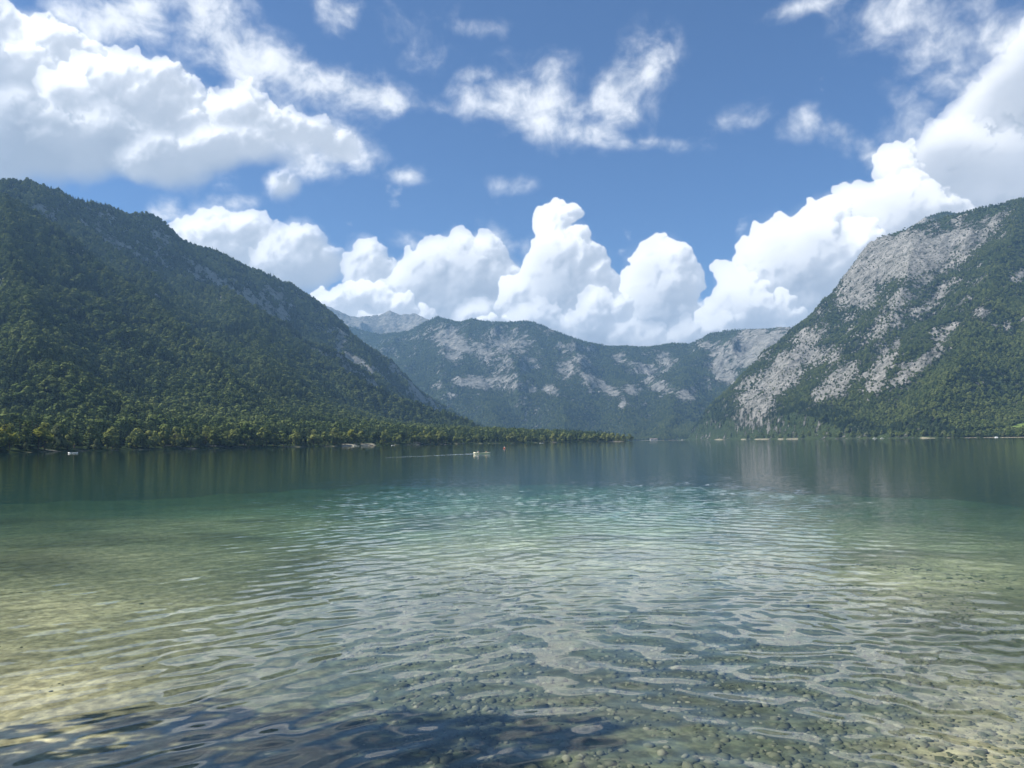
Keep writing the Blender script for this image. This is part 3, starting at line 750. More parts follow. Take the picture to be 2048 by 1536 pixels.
# ------------------------------------------------------------------ trees
def leaf_material(name, lo, hi, through=0.12):
    m = new_mat(name); t = NT(m)
    rnd = t.n('ObjectInfo').outputs['Random']
    pos = t.n('NewGeometry').outputs['Position']
    patch = t.noise(pos, 1 / 170.0, 4, 0.6)
    grain = t.noise(pos, 0.6, 3, 0.6)
    f = t.math('ADD', t.math('ADD', t.math('ADD', 0.07, t.math('MULTIPLY', rnd, 0.40)), t.math('MULTIPLY', patch, 0.75)), t.math('MULTIPLY', grain, 0.25))
    c = t.ramp(f, [(0.40, lo), (0.78, tuple((a + b) / 2 for a, b in zip(lo, hi))), (1.15, hi)])
    d = t.n('BsdfDiffuse', {'Color': c})
    tl = t.n('BsdfTranslucent', {'Color': c})
    mx = t.n('MixShader', {0: through, 1: d.outputs[0], 2: tl.outputs[0]})
    t.l(mx.outputs[0], t.out.inputs[0])
    return m

MAT_LEAF = leaf_material('broadleaf_foliage', (0.045, 0.072, 0.020), (0.140, 0.166, 0.054))
MAT_LEAF_SHORE = leaf_material('sunlit_shore_foliage', (0.095, 0.125, 0.034), (0.25, 0.265, 0.085), 0.28)  # lighter leaf copy: sun on the front row put into the colour
MAT_LEAF_GOLD = leaf_material('yellowing_foliage', (0.19, 0.21, 0.035), (0.34, 0.33, 0.07), 0.35)
MAT_LEAF_PALE = leaf_material('grey_green_foliage', (0.10, 0.125, 0.055), (0.18, 0.20, 0.095), 0.3)
MAT_NEEDLE = leaf_material('conifer_foliage', (0.024, 0.044, 0.022), (0.062, 0.088, 0.038))
MAT_BARK = simple_mat('bark', (0.11, 0.085, 0.06), 0.9, 0.1, 0.3, 3.0)

def quads_mesh(name, C, U, V, mat):
    n = len(C)
    P = np.stack([C - U - V, C + U - V, C + U + V, C - U + V], 1).reshape(-1, 3)
    me = bpy.data.meshes.new(name)
    me.vertices.add(4 * n); me.vertices.foreach_set('co', P.astype(np.float32).ravel())
    me.loops.add(4 * n); me.loops.foreach_set('vertex_index', np.arange(4 * n, dtype=np.int32))
    me.polygons.add(n); me.polygons.foreach_set('loop_start', np.arange(0, 4 * n, 4, dtype=np.int32))
    me.update(calc_edges=True); me.materials.append(mat)
    return me

def frame(nrm, rng):
    a = rng.normal(size=nrm.shape)
    u = np.cross(nrm, a); u /= np.linalg.norm(u, axis=1, keepdims=True) + 1e-9
    return u, np.cross(nrm, u)

def broadleaf_crown(seed, mat, n_lobes=11, per=42, squat=1.0, low=-0.02, leaf=1.0):
    """leaf clumps on an uneven heap of boughs; one unit tall"""
    rng = np.random.RandomState(seed)
    C, Nn, S = [], [], []
    for i in range(n_lobes):
        a = rng.uniform(0, 6.28); h = rng.uniform(0, 1) ** 0.8
        zc = low + 0.18 + (0.60 - low) * h * 0.94
        rr = 0.26 * squat * math.sqrt(max(0.05, 1 - (2 * h - 0.75) ** 2)) * rng.uniform(0.35, 1.05)
        c = np.array([rr * math.cos(a), rr * math.sin(a), zc])
        if i == 0: c = np.array([0.02, 0, 0.80])
        r = rng.uniform(0.12, 0.20)
        d = rng.normal(size=(per, 3)); d[:, 2] += 0.35; d /= np.linalg.norm(d, axis=1, keepdims=True)
        C.append(c + d * r * rng.uniform(0.7, 1.08, (per, 1)) * np.array([1, 1, 0.85])); Nn.append(d + 0.38 * rng.normal(size=d.shape)); S.append(leaf * rng.uniform(0.030, 0.058, per))
    C = np.concatenate(C); Nn = np.concatenate(Nn); S = np.concatenate(S)
    Nn /= np.linalg.norm(Nn, axis=1, keepdims=True)
    C[:, 2] = np.clip(C[:, 2], 0.03, 1.0)
    u, v = frame(Nn, rng)
    return quads_mesh('crown', C, u * S[:, None], v * S[:, None] * rng.uniform(0.6, 1, (len(S), 1)), mat)

def conifer_crown(seed, mat, width=0.17, layers=13, per=10):
    rng = np.random.RandomState(seed)
    C, U, V = [], [], []
    for i in range(layers):
        f = i / (layers - 1)
        z = 0.08 + 0.88 * f
        r = width * (1 - f) ** 0.85 * rng.uniform(0.8, 1.15) + 0.012
        k = max(4, int(per * (1 - 0.6 * f)))
        for j in range(k):
            a = 6.283 * (j + rng.rand()) / k
            rr = r * rng.uniform(0.75, 1.15)
            d = np.array([math.cos(a), math.sin(a), -0.45]); d /= np.linalg.norm(d)
            s = np.array([-math.sin(a), math.cos(a), rng.uniform(-.2, .2)])
            C.append(np.array([0, 0, z]) + d * rr * 0.55); U.append(d * rr * 0.55); V.append(s * (0.020 + rr * 0.30))
    C.append(np.array([0, 0, 0.95])); U.append(np.array([0, 0, 0.055])); V.append(np.array([0.012, 0, 0]))
    return quads_mesh('crown', np.array(C), np.array(U), np.array(V), mat)

def trunk_mesh(h=0.6, r=0.022, seed=0):
    rng = np.random.RandomState(seed)
    V, F = [], []
    def limb(p0, p1, r0, r1, n=6):
        b = len(V); d = np.array(p1) - np.array(p0); d /= np.linalg.norm(d)
        u = np.cross(d, [0.3, 1, 0.2]); u /= np.linalg.norm(u); w = np.cross(d, u)
        for p, r_ in ((p0, r0), (p1, r1)):
            for i in range(n):
                a = 6.283 * i / n
                V.append(np.array(p) + r_ * (math.cos(a) * u + math.sin(a) * w))
        for i in range(n): F.append((b + i, b + (i + 1) % n, b + n + (i + 1) % n, b + n + i))
    limb((0, 0, -0.03), (0.01, 0, h * 0.5), r * 1.3, r * 0.9); limb((0.01, 0, h * 0.5), (0, 0.01, h), r * 0.9, r * 0.4)
    for i in range(4):
        a = rng.uniform(0, 6.28); z = h * rng.uniform(0.4, 0.8)
        limb((0.01, 0, z), (0.16 * math.cos(a), 0.16 * math.sin(a), z + 0.16), r * 0.5, r * 0.2, 5)
    return polymesh('trunk', V, F, MAT_BARK)

BROAD = [broadleaf_crown(100 + i, MAT_LEAF, squat=s) for i, s in enumerate((1.0, 1.15, 0.85, 1.25))]
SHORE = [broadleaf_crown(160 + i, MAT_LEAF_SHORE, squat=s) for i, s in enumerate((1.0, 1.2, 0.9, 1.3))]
GOLD = [broadleaf_crown(120 + i, MAT_LEAF_GOLD, squat=1.3, low=0.05) for i in range(2)]
PALE = [broadleaf_crown(130 + i, MAT_LEAF_PALE, squat=1.15, low=-0.02) for i in range(2)]
BUSH = [broadleaf_crown(140 + i, MAT_LEAF, squat=1.5, low=-0.10) for i in range(2)]
CONIFER = [conifer_crown(150 + i, MAT_NEEDLE, w) for i, w in enumerate((0.15, 0.19, 0.13))]
TRUNKS = [trunk_mesh(0.62, 0.022, i) for i in range(3)]
SPRUCE_TRUNK = trunk_mesh(0.9, 0.014, 7)

def tree(name, crown, trunk, loc, h, wide, rot, label, group, cat='tree'):
    e = bpy.data.objects.new(name, None); COL.objects.link(e)
    e.location = loc; e.rotation_euler = (0, 0, rot); e.scale = (h * wide, h * wide, h)
    e.empty_display_size = 0.3
    e['label'] = label; e['category'] = cat
    if group: e['group'] = group
    link('trunk', trunk, e); link('crown', crown, e)
    return e

def ground_interp(P, X, Y):
    """height of one of the land sheets at plan points (rows share Y, columns share X / Y)"""
    yr = P[:, 0, 1]; tc = P[0, :, 0] / P[0, :, 1]
    r = np.interp(Y, yr, np.arange(len(yr))); c = np.interp(X / Y, tc, np.arange(len(tc)))
    r0 = np.clip(r.astype(int), 0, len(yr) - 2); c0 = np.clip(c.astype(int), 0, len(tc) - 2)
    fr, fc = r - r0, c - c0
    Z = P[..., 2]
    return (Z[r0, c0] * (1 - fr) * (1 - fc) + Z[r0 + 1, c0] * fr * (1 - fc) + Z[r0, c0 + 1] * (1 - fr) * fc + Z[r0 + 1, c0 + 1] * fr * fc)

def shore_at(px, line, inland=0.0, side=-1):
    """plan point of a shoreline along a line of sight"""
    line = np.array(line, float)
    t = (px - 1024.0) / FPX
    f = line[:, 0] - t * line[:, 1]
    for i in range(len(line) - 1):
        if f[i] * f[i + 1] <= 0 and line[i + 1, 1] > 300:
            k = f[i] / (f[i] - f[i + 1]); p = line[i] + k * (line[i + 1] - line[i])
            d = line[i + 1] - line[i]; n = np.array([-d[1], d[0]]) / np.hypot(*d)
            if n[0] * side < 0: n = -n
            return p + n * inland
    raise ValueError(px)

FRONT = []          # plan points taken by single trees
def put_tree(name, crowns, trunk, p, P, h, wide, rng, label, group):
    z = float(ground_interp(P, np.array([p[0]]), np.array([p[1]]))[0])
    FRONT.append(p)
    return tree(name, crowns[rng.randint(len(crowns))], trunk, (p[0], p[1], z - 0.15), h, wide, rng.uniform(0, 6.28), label, group)

_r = random.Random(4)
class _R:
    randint = staticmethod(lambda n: _r.randrange(n)); uniform = staticmethod(_r.uniform)
rg = _R()
# the trees that stand out along the left shore
for px, inl, h, wide, kind, label in [
    (32, 8, 19.5, 1.05, 'gold', 'round yellow-green tree at the far left end of the lake shore'),
    (100, 8, 18.5, 1.35, 'gold', 'broad bright yellow-green tree, brightest crown on the left shore'),
    (140, 10, 21, 0.95, 'pale', 'tall pale olive tree just right of the bright yellow-green tree'),
    (203, 4, 10.5, 1.0, 'pale', 'low grey-green willow bush leaning over the left shore'),
    (245, 9, 21, 1.05, 'broad', 'round green tree right of the low grey-green willow bush'),
    (243, 3, 8.0, 0.8, 'pale', 'small pale bush at the water under the round green tree'),
    (290, 10, 20, 1.1, 'broad', 'dark green spreading tree between two round shore trees'),
    (365, 9, 23, 1.0, 'broad', 'tall round crown standing on the bulge of the left shore'),
    (408, 6, 11.5, 0.7, 'pale', 'slim pale shore tree in the gap between two rounded crowns'),
    (438, 8, 23, 1.0, 'broad', 'domed green tree with light lower skirt near the middle of the left shore'),
    (720, 14, 22.0, 1.1, 'gold', 'yellowish tree above the sandy landing on the left shore'),
    (686, 12, 24.0, 1.0, 'broad', 'green tree at the left edge of the sandy landing')]:
    p = shore_at(px, SHORE_LEFT, inl)
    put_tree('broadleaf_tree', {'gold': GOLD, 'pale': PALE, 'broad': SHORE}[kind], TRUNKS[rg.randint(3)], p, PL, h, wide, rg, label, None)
# the rest of the wood's edge, in two ranks
n_single = 0
for rank, (inl, step0) in enumerate(((7.0, 10.5), (17.0, 13.0))):
    s = np.array(SHORE_LEFT, float)
    seg = np.hypot(*np.diff(s, axis=0).T); cum = np.concatenate([[0], np.cumsum(seg)])
    u = cum[1] + 30
    while u < cum[12] + 20:
        x, y = np.interp(u, cum, s[:, 0]), np.interp(u, cum, s[:, 1])
        x2, y2 = np.interp(u + 2, cum, s[:, 0]), np.interp(u + 2, cum, s[:, 1])
        d = np.array([x2 - x, y2 - y]); d /= np.hypot(*d); nrm = np.array([-d[1], d[0]])
        p = np.array([x, y]) + nrm * inl * rg.uniform(0.6, 1.5)
        u += step0 * rg.uniform(0.7, 1.4) * (1 + max(0, y - 900) / 900)
        if p[0] / p[1] < -0.70: continue
        if any((p[0] - q[0]) ** 2 + (p[1] - q[1]) ** 2 < 30 for q in FRONT): continue
        pxx = 1024 + FPX * p[0] / p[1]
        if 682 < pxx < 752 and inl < 12: continue
        if 150 < pxx < 190 and rank == 0: continue
        con = rg.uniform(0, 1) < (0.10 if rank == 0 else 0.35)
        if con: put_tree('conifer_tree', CONIFER, SPRUCE_TRUNK, p, PL, rg.uniform(17, 25), rg.uniform(.9, 1.2), rg, 'dark pointed conifer in the wooded edge of the left shore', 'conifers along the left shore')
        elif rank == 0 and rg.uniform(0, 1) < 0.30: put_tree('bush', BUSH if rg.uniform(0, 1) < .5 else PALE, TRUNKS[0], p, PL, rg.uniform(5, 9), rg.uniform(.8, 1.1), rg, 'leafy bush overhanging the water on the left shore', 'bushes along the left shore')['category'] = 'bush'
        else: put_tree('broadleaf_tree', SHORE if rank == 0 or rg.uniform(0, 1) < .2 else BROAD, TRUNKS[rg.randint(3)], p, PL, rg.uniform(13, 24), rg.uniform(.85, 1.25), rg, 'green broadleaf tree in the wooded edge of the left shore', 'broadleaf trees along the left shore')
        n_single += 1
u_pts = np.array(SHORE_RIGHT, float)
for k in range(84):
    f = (k + rg.uniform(0, .8)) / 84
    y = 1720 + 1500 * f ** 1.3
    x = float(np.interp(y, u_pts[:, 1], u_pts[:, 0]))
    p = np.array([x + rg.uniform(9, 26), y])
    if p[0] / p[1] > 0.70: continue
    put_tree('broadleaf_tree', BROAD if rg.uniform(0, 1) < .75 else PALE, TRUNKS[rg.randint(3)], p, PR, rg.uniform(12, 21), rg.uniform(.9, 1.3), rg, 'green tree at the water under the cliffs on the right shore', 'trees along the right shore')

def ordinal(n):
    small = 'first second third fourth fifth sixth seventh eighth ninth tenth eleventh twelfth thirteenth fourteenth fifteenth sixteenth seventeenth eighteenth nineteenth twentieth'.split()
    if n <= 20: return small[n - 1]
    t_, u_ = divmod(n, 10)
    return {2: 'twenty', 3: 'thirty', 4: 'forty'}[t_] + '-' + small[u_ - 1] if u_ else {3: 'thirtieth', 4: 'fortieth'}[t_]
SEG_LEFT = [(60, 'by the yellow-green tree at the far left'), (170, 'beside the bright yellow-green tree'), (265, 'around the grey-green willow bush'), (400, 'beside the tallest round shore tree'), (560, 'right of the domed shore tree'), (680, 'left of the sandy landing'), (760, 'at the sandy landing'), (930, 'between sandy landing and canoe'), (1100, 'beyond the canoe'), (3000, 'on the wooded point')]
SEG_RIGHT = [(1500, 'at the foot of the far ridge'), (1600, 'by the pale beaches under the cliffs'), (1735, 'left of the covered boats'), (1800, 'behind the covered boats'), (1925, 'right of the covered boats'), (3000, 'below the bright meadow')]
def name_rows():
    rows = {}
    for o in COL.objects:
        g = o.get('group', '')
        if o.get('category') not in ('tree', 'bush') or 'shore' not in g: continue
        px = float(project(np.array([[o.location.x, o.location.y, o.location.z]]))[0][0])
        left = 'left' in g
        seg = next(n for lim, n in (SEG_LEFT if left else SEG_RIGHT) if px < lim)
        rows.setdefault((o['label'].split(' in the wooded')[0].split(' overhanging')[0].split(' at the water')[0], seg, left), []).append((px, o))
    for (kind, seg, left), lst in rows.items():
        lst.sort(key=lambda q: q[0])
        for i, (px, o) in enumerate(lst):
            o['label'] = ('%s %s from the left, %s' % (ordinal(i + 1), kind, seg)) if len(lst) > 1 else '%s standing %s' % (kind, seg)
name_rows()

def scatter(P, n, seed, keep, spacing):
    """points on a land sheet, evenly by area, only where they rise above what stands in front of them"""
    rng = np.random.RandomState(seed)
    gy = P[1:, :-1] - P[:-1, :-1]; gx = P[:-1, 1:] - P[:-1, :-1]
    area = np.abs(gx[..., 0] * gy[..., 1] - gx[..., 1] * gy[..., 0])
    el = (P[..., 2] - CAM_H) / P[..., 1]
    mx = np.maximum.accumulate(el, axis=0)
    seen = (el + 22.0 / P[..., 1] >= mx)[:-1, :-1]
    t = (P[..., 0] / P[..., 1])[:-1, :-1]
    seen &= (np.abs(t) < 1.0)
    w = area * seen * keep[:-1, :-1]
    tot = w.sum()
    n = min(n, int(tot / spacing ** 2))
    cdf = np.cumsum(w.ravel()); cdf /= cdf[-1]
    i = np.searchsorted(cdf, (np.arange(n) + rng.rand(n)) / n)
    r, c = np.unravel_index(np.minimum(i, w.size - 1), w.shape)
    a, b = rng.rand(n), rng.rand(n)
    p = P[r, c] + a[:, None] * gx[r, c] + b[:, None] * gy[r, c]
    return p, r, c, rng

def forest(name, label, pts, scale, pick, protos, seed):
    rng = np.random.RandomState(seed)
    me = bpy.data.meshes.new(name)
    n = len(pts)
    me.vertices.add(n); me.vertices.foreach_set('co', pts.astype(np.float32).ravel())
    a = me.attributes.new('size', 'FLOAT_VECTOR', 'POINT'); a.data.foreach_set('vector', scale.astype(np.float32).ravel())
    a = me.attributes.new('turn', 'FLOAT_VECTOR', 'POINT')
    rot = np.zeros((n, 3), np.float32); rot[:, 2] = rng.uniform(0, 6.28, n); rot[:, :2] = rng.normal(0, 0.05, (n, 2)); a.data.foreach_set('vector', rot.ravel())
    a = me.attributes.new('pick', 'INT', 'POINT'); a.data.foreach_set('value', pick.astype(np.int32))
    o = bpy.data.objects.new(name, me); COL.objects.link(o)
    o['kind'] = 'stuff'; o['label'] = label
    g = bpy.data.node_groups.new(name, 'GeometryNodeTree')
    g.interface.new_socket(name='Geometry', in_out='INPUT', socket_type='NodeSocketGeometry')
    g.interface.new_socket(name='Geometry', in_out='OUTPUT', socket_type='NodeSocketGeometry')
    gi = g.nodes.new('NodeGroupInput'); go = g.nodes.new('NodeGroupOutput')
    iop = g.nodes.new('GeometryNodeInstanceOnPoints'); jn = g.nodes.new('GeometryNodeJoinGeometry')
    for ob in reversed(protos):
        oi = g.nodes.new('GeometryNodeObjectInfo'); oi.inputs['Object'].default_value = ob; oi.inputs['As Instance'].default_value = True
        oi.transform_space = 'ORIGINAL'
        g.links.new(oi.outputs['Geometry'], jn.inputs[0])
    def attr(nm, ty):
        nd = g.nodes.new('GeometryNodeInputNamedAttribute'); nd.data_type = ty; nd.inputs['Name'].default_value = nm
        return nd.outputs[0]
    g.links.new(gi.outputs[0], iop.inputs['Points']); g.links.new(jn.outputs[0], iop.inputs['Instance'])
    iop.inputs['Pick Instance'].default_value = True
    g.links.new(attr('pick', 'INT'), iop.inputs['Instance Index'])
    g.links.new(attr('turn', 'FLOAT_VECTOR'), iop.inputs['Rotation'])
    g.links.new(attr('size', 'FLOAT_VECTOR'), iop.inputs['Scale'])
    g.links.new(iop.outputs[0], go.inputs[0])
    md = o.modifiers.new('trees', 'NODES'); md.node_group = g
    return o

def find_crown(mesh):
    return next(o for o in COL.objects if o.data is mesh)
PROTO = [find_crown(m) for m in BROAD if any(o.data is m for o in COL.objects)]
NB = len(PROTO)
PROTO += [find_crown(m) for m in CONIFER if any(o.data is m for o in COL.objects)]
NC = len(PROTO) - NB
fr = np.array(FRONT)

def plant(name, label, P, n, seed, keep, spacing, rock, h0, h1, con_bias, shore):
    p, r, c, rng = scatter(P, n, seed, keep, spacing)
    if len(fr):
        from mathutils.kdtree import KDTree
        kd = KDTree(len(fr))
        for i, q in enumerate(fr): kd.insert((q[0], q[1], 0), i)
        kd.balance()
        near = p[:, 1] < 2600
        ok = np.ones(len(p), bool)
        for i in np.nonzero(near)[0]:
            if kd.find((p[i, 0], p[i, 1], 0))[2] < 5: ok[i] = False
        p, r, c = p[ok], r[ok], c[ok]
    nn = len(p)
    patch = fbm(p[:, 0] / 150, p[:, 1] / 150, 4, seed + 5)
    con = rng.rand(nn) < np.clip(con_bias + 0.9 * patch + 0.8 * (shore[r, c] < 95), 0.05, 0.95)
    h = (h0 + (h1 - h0) * rng.beta(1.5, 1.8, nn)) * np.where(con, 1.12, 1.0) * (1 - 0.55 * np.clip(rock[r, c], 0, 1)) * (1 - 0.25 * sstep(500, 1100, p[:, 2]))
    w = rng.uniform(0.9, 1.4, nn) * np.where(con, 1.15, 1.1)
    pick = np.where(con, NB + rng.randint(0, NC, nn), rng.randint(0, NB, nn))
    p = p.copy(); p[:, 2] -= 0.06 * h
    return forest(name, label, p, np.stack([h * w, h * w, h], 1), pick, PROTO, seed)

keepL = np.where(PL[..., 2] > 0.8, 1.0, 0) * (1 - 0.92 * sstep(0.3, 0.6, LEFT_ROCK))
_, sdl = land_left(PL[..., 0], PL[..., 1]); keepL *= sdl > 30
plant('forest', 'dense mixed forest covering the left mountain', PL, 75000, 31, keepL, 8.2, np.maximum(LEFT_ROCK, 0), 8, 26, 0.42, sdl)
keepR = np.where(PR[..., 2] > 0.8, 1.0, 0) * (1 - 0.74 * sstep(0.25, 0.75, RIGHT_ROCK)) * (1 - RIGHT_GRASS)
_, sdr = land_right(PR[..., 0], PR[..., 1]); keepR *= sdr > 20
plant('forest', 'mixed forest and scrub on the right mountain below the cliffs', PR, 100000, 37, keepR, 8.8, RIGHT_ROCK, 8, 21, 0.32, sdr)
keepF = np.where(PF[..., 2] > 1.2, 1.0, 0) * (1 - 0.95 * sstep(0.2, 0.5, rk)) * sstep(1500, 1250, PF[..., 2])
plant('forest', 'bluish distant forest under the cliffs at the head of the lake', PF, 70000, 41, keepF, 13.0, rk, 13, 22, 0.5, PF[..., 1])
# ------------------------------------------------------------------ stones on the lake bed
def stone_mesh(seed):
    import bmesh
    rng = np.random.RandomState(seed)
    bm = bmesh.new(); bmesh.ops.create_icosphere(bm, subdivisions=1, radius=1.0)
    s = np.array([1, rng.uniform(0.62, 0.9), rng.uniform(0.32, 0.5)])
    for v in bm.verts:
        k = 1 + rng.uniform(-0.16, 0.16)
        v.co = Vector(np.array(v.co) * s * k)
    me = bpy.data.meshes.new('stone'); bm.to_mesh(me); bm.free()
    me.polygons.foreach_set('use_smooth', np.ones(len(me.polygons), bool))
    me.materials.append(MAT_STONE)
    return me

def stone_material():
    m = new_mat('lake_stone'); t = NT(m)
    rnd = t.n('ObjectInfo').outputs['Random']
    pos = t.n('NewGeometry').outputs['Position']
    g = t.noise(pos, 14.0, 5, 0.65)
    c = t.ramp(t.math('ADD', t.math('MULTIPLY', rnd, 0.75), t.math('MULTIPLY', g, 0.3)), [(0.1, (0.046, 0.054, 0.031)), (0.45, (0.082, 0.090, 0.053)), (0.72, (0.122, 0.126, 0.077)), (0.98, (0.21, 0.205, 0.14))])
    d = t.n('BsdfDiffuse', {'Color': c}); t.l(d.outputs[0], t.out.inputs[0])
    return m
MAT_STONE = stone_material()
STONES = [stone_mesh(i) for i in range(7)]
def lay_stones():
    rng = np.random.RandomState(77)
    n = 30000
    # more of them close in, thinning towards the sand
    Y = 7.5 + 22 * rng.rand(n) ** 1.55; T = rng.uniform(-0.85, 0.85, n); X = T * Y
    big = fbm(X / 5, Y / 5, 3, 991)
    size = np.exp(rng.normal(math.log(0.042), 0.55, n)) * (1 + 0.5 * big)
    size = np.clip(size, 0.018, 0.13) * (1 - 0.35 * sstep(-0.1, -0.5, T))
    keep = rng.rand(n) < np.clip(0.75 + 1.3 * fbm(X / 4, Y / 4, 4, 995) - 1.3 * sstep(-0.10, -0.36, T) - 0.6 * sstep(15, 24, Y), 0.004, 1)
    X, Y, size = X[keep], Y[keep], size[keep]
    Z = bed_z(X, Y)
    P = np.stack([X, Y, Z], 1)
    px, py = project(P)
    inside = (px > 0) & (px < 2048) & (py < 1536)
    show = size / Y * inside
    order = np.argsort(-show)
    for i in order[:300]:
        o = link('stone', STONES[rng.randint(7)], lake_bed, (X[i], Y[i], Z[i] - 0.05 * size[i]))
        o.rotation_euler = (rng.normal(0, .15), rng.normal(0, .15), rng.uniform(0, 6.28)); o.scale = (size[i],) * 3
    rest = order[300:]
    s = np.repeat(size[rest][:, None], 3, 1)
    protos = []
    for m in STONES:
        protos.append(next(o for o in lake_bed.children if o.data is m))
    pb = forest('pebbles', 'greenish pebbles covering the shallow lake bed', P[rest], s, rng.randint(0, len(protos), len(rest)), protos, 5)
    pb.parent = lake_bed
lay_stones()

# ------------------------------------------------------------------ boats and people
def loft_mesh(name, rings, mat, cap=True, smooth=True):
    n = len(rings[0]); V = [p for r in rings for p in r]; F = []
    for i in range(len(rings) - 1):
        for j in range(n - 1 if not cap else n):
            a, b = i * n + j, i * n + (j + 1) % n
            F.append((a, b, b + n, a + n))
    if cap: F += [tuple(range(n))[::-1], tuple(range((len(rings) - 1) * n, len(rings) * n))]
    return polymesh(name, V, F, mat, smooth)

WHITE_PAINT = simple_mat('white_gelcoat', (0.78, 0.78, 0.74), 0.35, 0.5, 0.05)
CREAM = simple_mat('cream_hull', (0.74, 0.68, 0.50), 0.4, 0.5, 0.08)
DARK_TRIM = simple_mat('dark_trim', (0.035, 0.04, 0.04), 0.5, 0.4, 0.2)
ORANGE = simple_mat('orange_hull', (0.85, 0.13, 0.04), 0.4, 0.5, 0.08)
SKIN = simple_mat('skin', (0.50, 0.31, 0.22), 0.55, 0.3, 0.08)
HAIR_DARK = simple_mat('dark_hair', (0.035, 0.025, 0.02), 0.7, 0.3, 0.2)
SHIRT_WHITE = simple_mat('white_cloth', (0.82, 0.82, 0.80), 0.8, 0.1, 0.04)
SHIRT_DARK = simple_mat('brown_cloth', (0.16, 0.09, 0.06), 0.85, 0.1, 0.15)
VEST_YELLOW = simple_mat('yellow_cloth', (0.78, 0.55, 0.16), 0.8, 0.1, 0.1)
SHIRT_PINK = simple_mat('pale_pink_cloth', (0.80, 0.58, 0.52), 0.8, 0.1, 0.06)
WOOD = simple_mat('pale_wood', (0.42, 0.30, 0.17), 0.6, 0.3, 0.2)
ROOF = simple_mat('roof', (0.20, 0.16, 0.14), 0.8, 0.2, 0.2, 0.6)
PLASTER = simple_mat('pale_plaster', (0.62, 0.60, 0.55), 0.85, 0.1, 0.08, 0.5)
TIMBER = simple_mat('weathered_timber', (0.30, 0.27, 0.23), 0.85, 0.1, 0.2, 0.5)
WINDOW = simple_mat('window_glass', (0.05, 0.06, 0.07), 0.1, 0.5, 0.1)

def hull_rings(L, B, H, n=13, rocker=0.12, full=0.6):
    rings = []
    for i in range(n):
        f = -1 + 2 * i / (n - 1)
        w = B / 2 * (1 - abs(f) ** (2 / full * 1.2)) + 0.015
        top = H * (1 + 0.55 * abs(f) ** 3); keel = -0.10 + rocker * abs(f) ** 3
        x = f * L / 2
        rings.append([(x, -w, top), (x, -w * 0.98, H * 0.35), (x, -w * 0.55, keel + 0.03), (x, 0, keel), (x, w * 0.55, keel + 0.03), (x, w * 0.98, H * 0.35), (x, w, top),
                      (x, w * 0.90, top - 0.012), (x, w * 0.84, H * 0.35 + 0.02), (x, w * 0.42, keel + 0.06), (x, -w * 0.42, keel + 0.06), (x, -w * 0.84, H * 0.35 + 0.02), (x, -w * 0.90, top - 0.012)])
    return rings

def gunwale_mesh(L, B, H, mat, n=13, full=0.6):
    V, F = [], []
    for side in (-1, 1):
        b = len(V)
        for i in range(n):
            f = -1 + 2 * i / (n - 1); w = side * (B / 2 * (1 - abs(f) ** (2 / full * 1.2)) + 0.02); top = H * (1 + 0.55 * abs(f) ** 3); x = f * L / 2
            V += [(x, w - 0.025, top), (x, w + 0.025, top), (x, w + 0.025, top + 0.035), (x, w - 0.025, top + 0.035)]
        for i in range(n - 1):
            for j in range(4):
                a = b + i * 4 + j; c = b + i * 4 + (j + 1) % 4
                F.append((a, c, c + 4, a + 4))
    return polymesh('gunwale', V, F, mat)

def box_mesh(name, x0, x1, y0, y1, z0, z1, mat):
    V = [(x, y, z) for z in (z0, z1) for y in (y0, y1) for x in (x0, x1)]
    return polymesh(name, V, [(0, 2, 3, 1), (4, 5, 7, 6), (0, 1, 5, 4), (2, 6, 7, 3), (0, 4, 6, 2), (1, 3, 7, 5)], mat)

def tube_mesh(name, pts, rad, mat, n=7):
    V, F = [], []
    pts = [np.array(p, float) for p in pts]
    for i, p in enumerate(pts):
        d = pts[min(i + 1, len(pts) - 1)] - pts[max(i - 1, 0)]; d /= np.linalg.norm(d)
        u = np.cross(d, [0.31, 0.17, 0.93]); u /= np.linalg.norm(u); w = np.cross(d, u)
        r = rad[i] if isinstance(rad, (list, tuple)) else rad
        V += [p + r * (math.cos(6.2832 * k / n) * u + math.sin(6.2832 * k / n) * w) for k in range(n)]
    for i in range(len(pts) - 1):
        for k in range(n): F.append((i * n + k, i * n + (k + 1) % n, (i + 1) * n + (k + 1) % n, (i + 1) * n + k))
    F += [tuple(range(n))[::-1], tuple(range((len(pts) - 1) * n, len(pts) * n))]
    return polymesh(name, V, F, mat, True)

def skin_mesh(name, verts, edges, radii, mat, root=0, sub=1):
    me = bpy.data.meshes.new(name); me.from_pydata(verts, edges, []); me.update()
    o = bpy.data.objects.new(name, me); COL.objects.link(o)
    md = o.modifiers.new('skin', 'SKIN'); md.use_smooth_shade = True
    sv = me.skin_vertices[0].data
    for i, r in enumerate(radii): sv[i].radius = (r, r) if not isinstance(r, tuple) else r
    sv[root].use_root = True
    if sub: o.modifiers.new('sub', 'SUBSURF').levels = sub; o.modifiers['sub'].render_levels = sub
    dg = bpy.context.evaluated_depsgraph_get()
    m2 = bpy.data.meshes.new_from_object(o.evaluated_get(dg))
    m2.name = name; m2.materials.clear(); m2.materials.append(mat)
    bpy.data.objects.remove(o)
    return m2

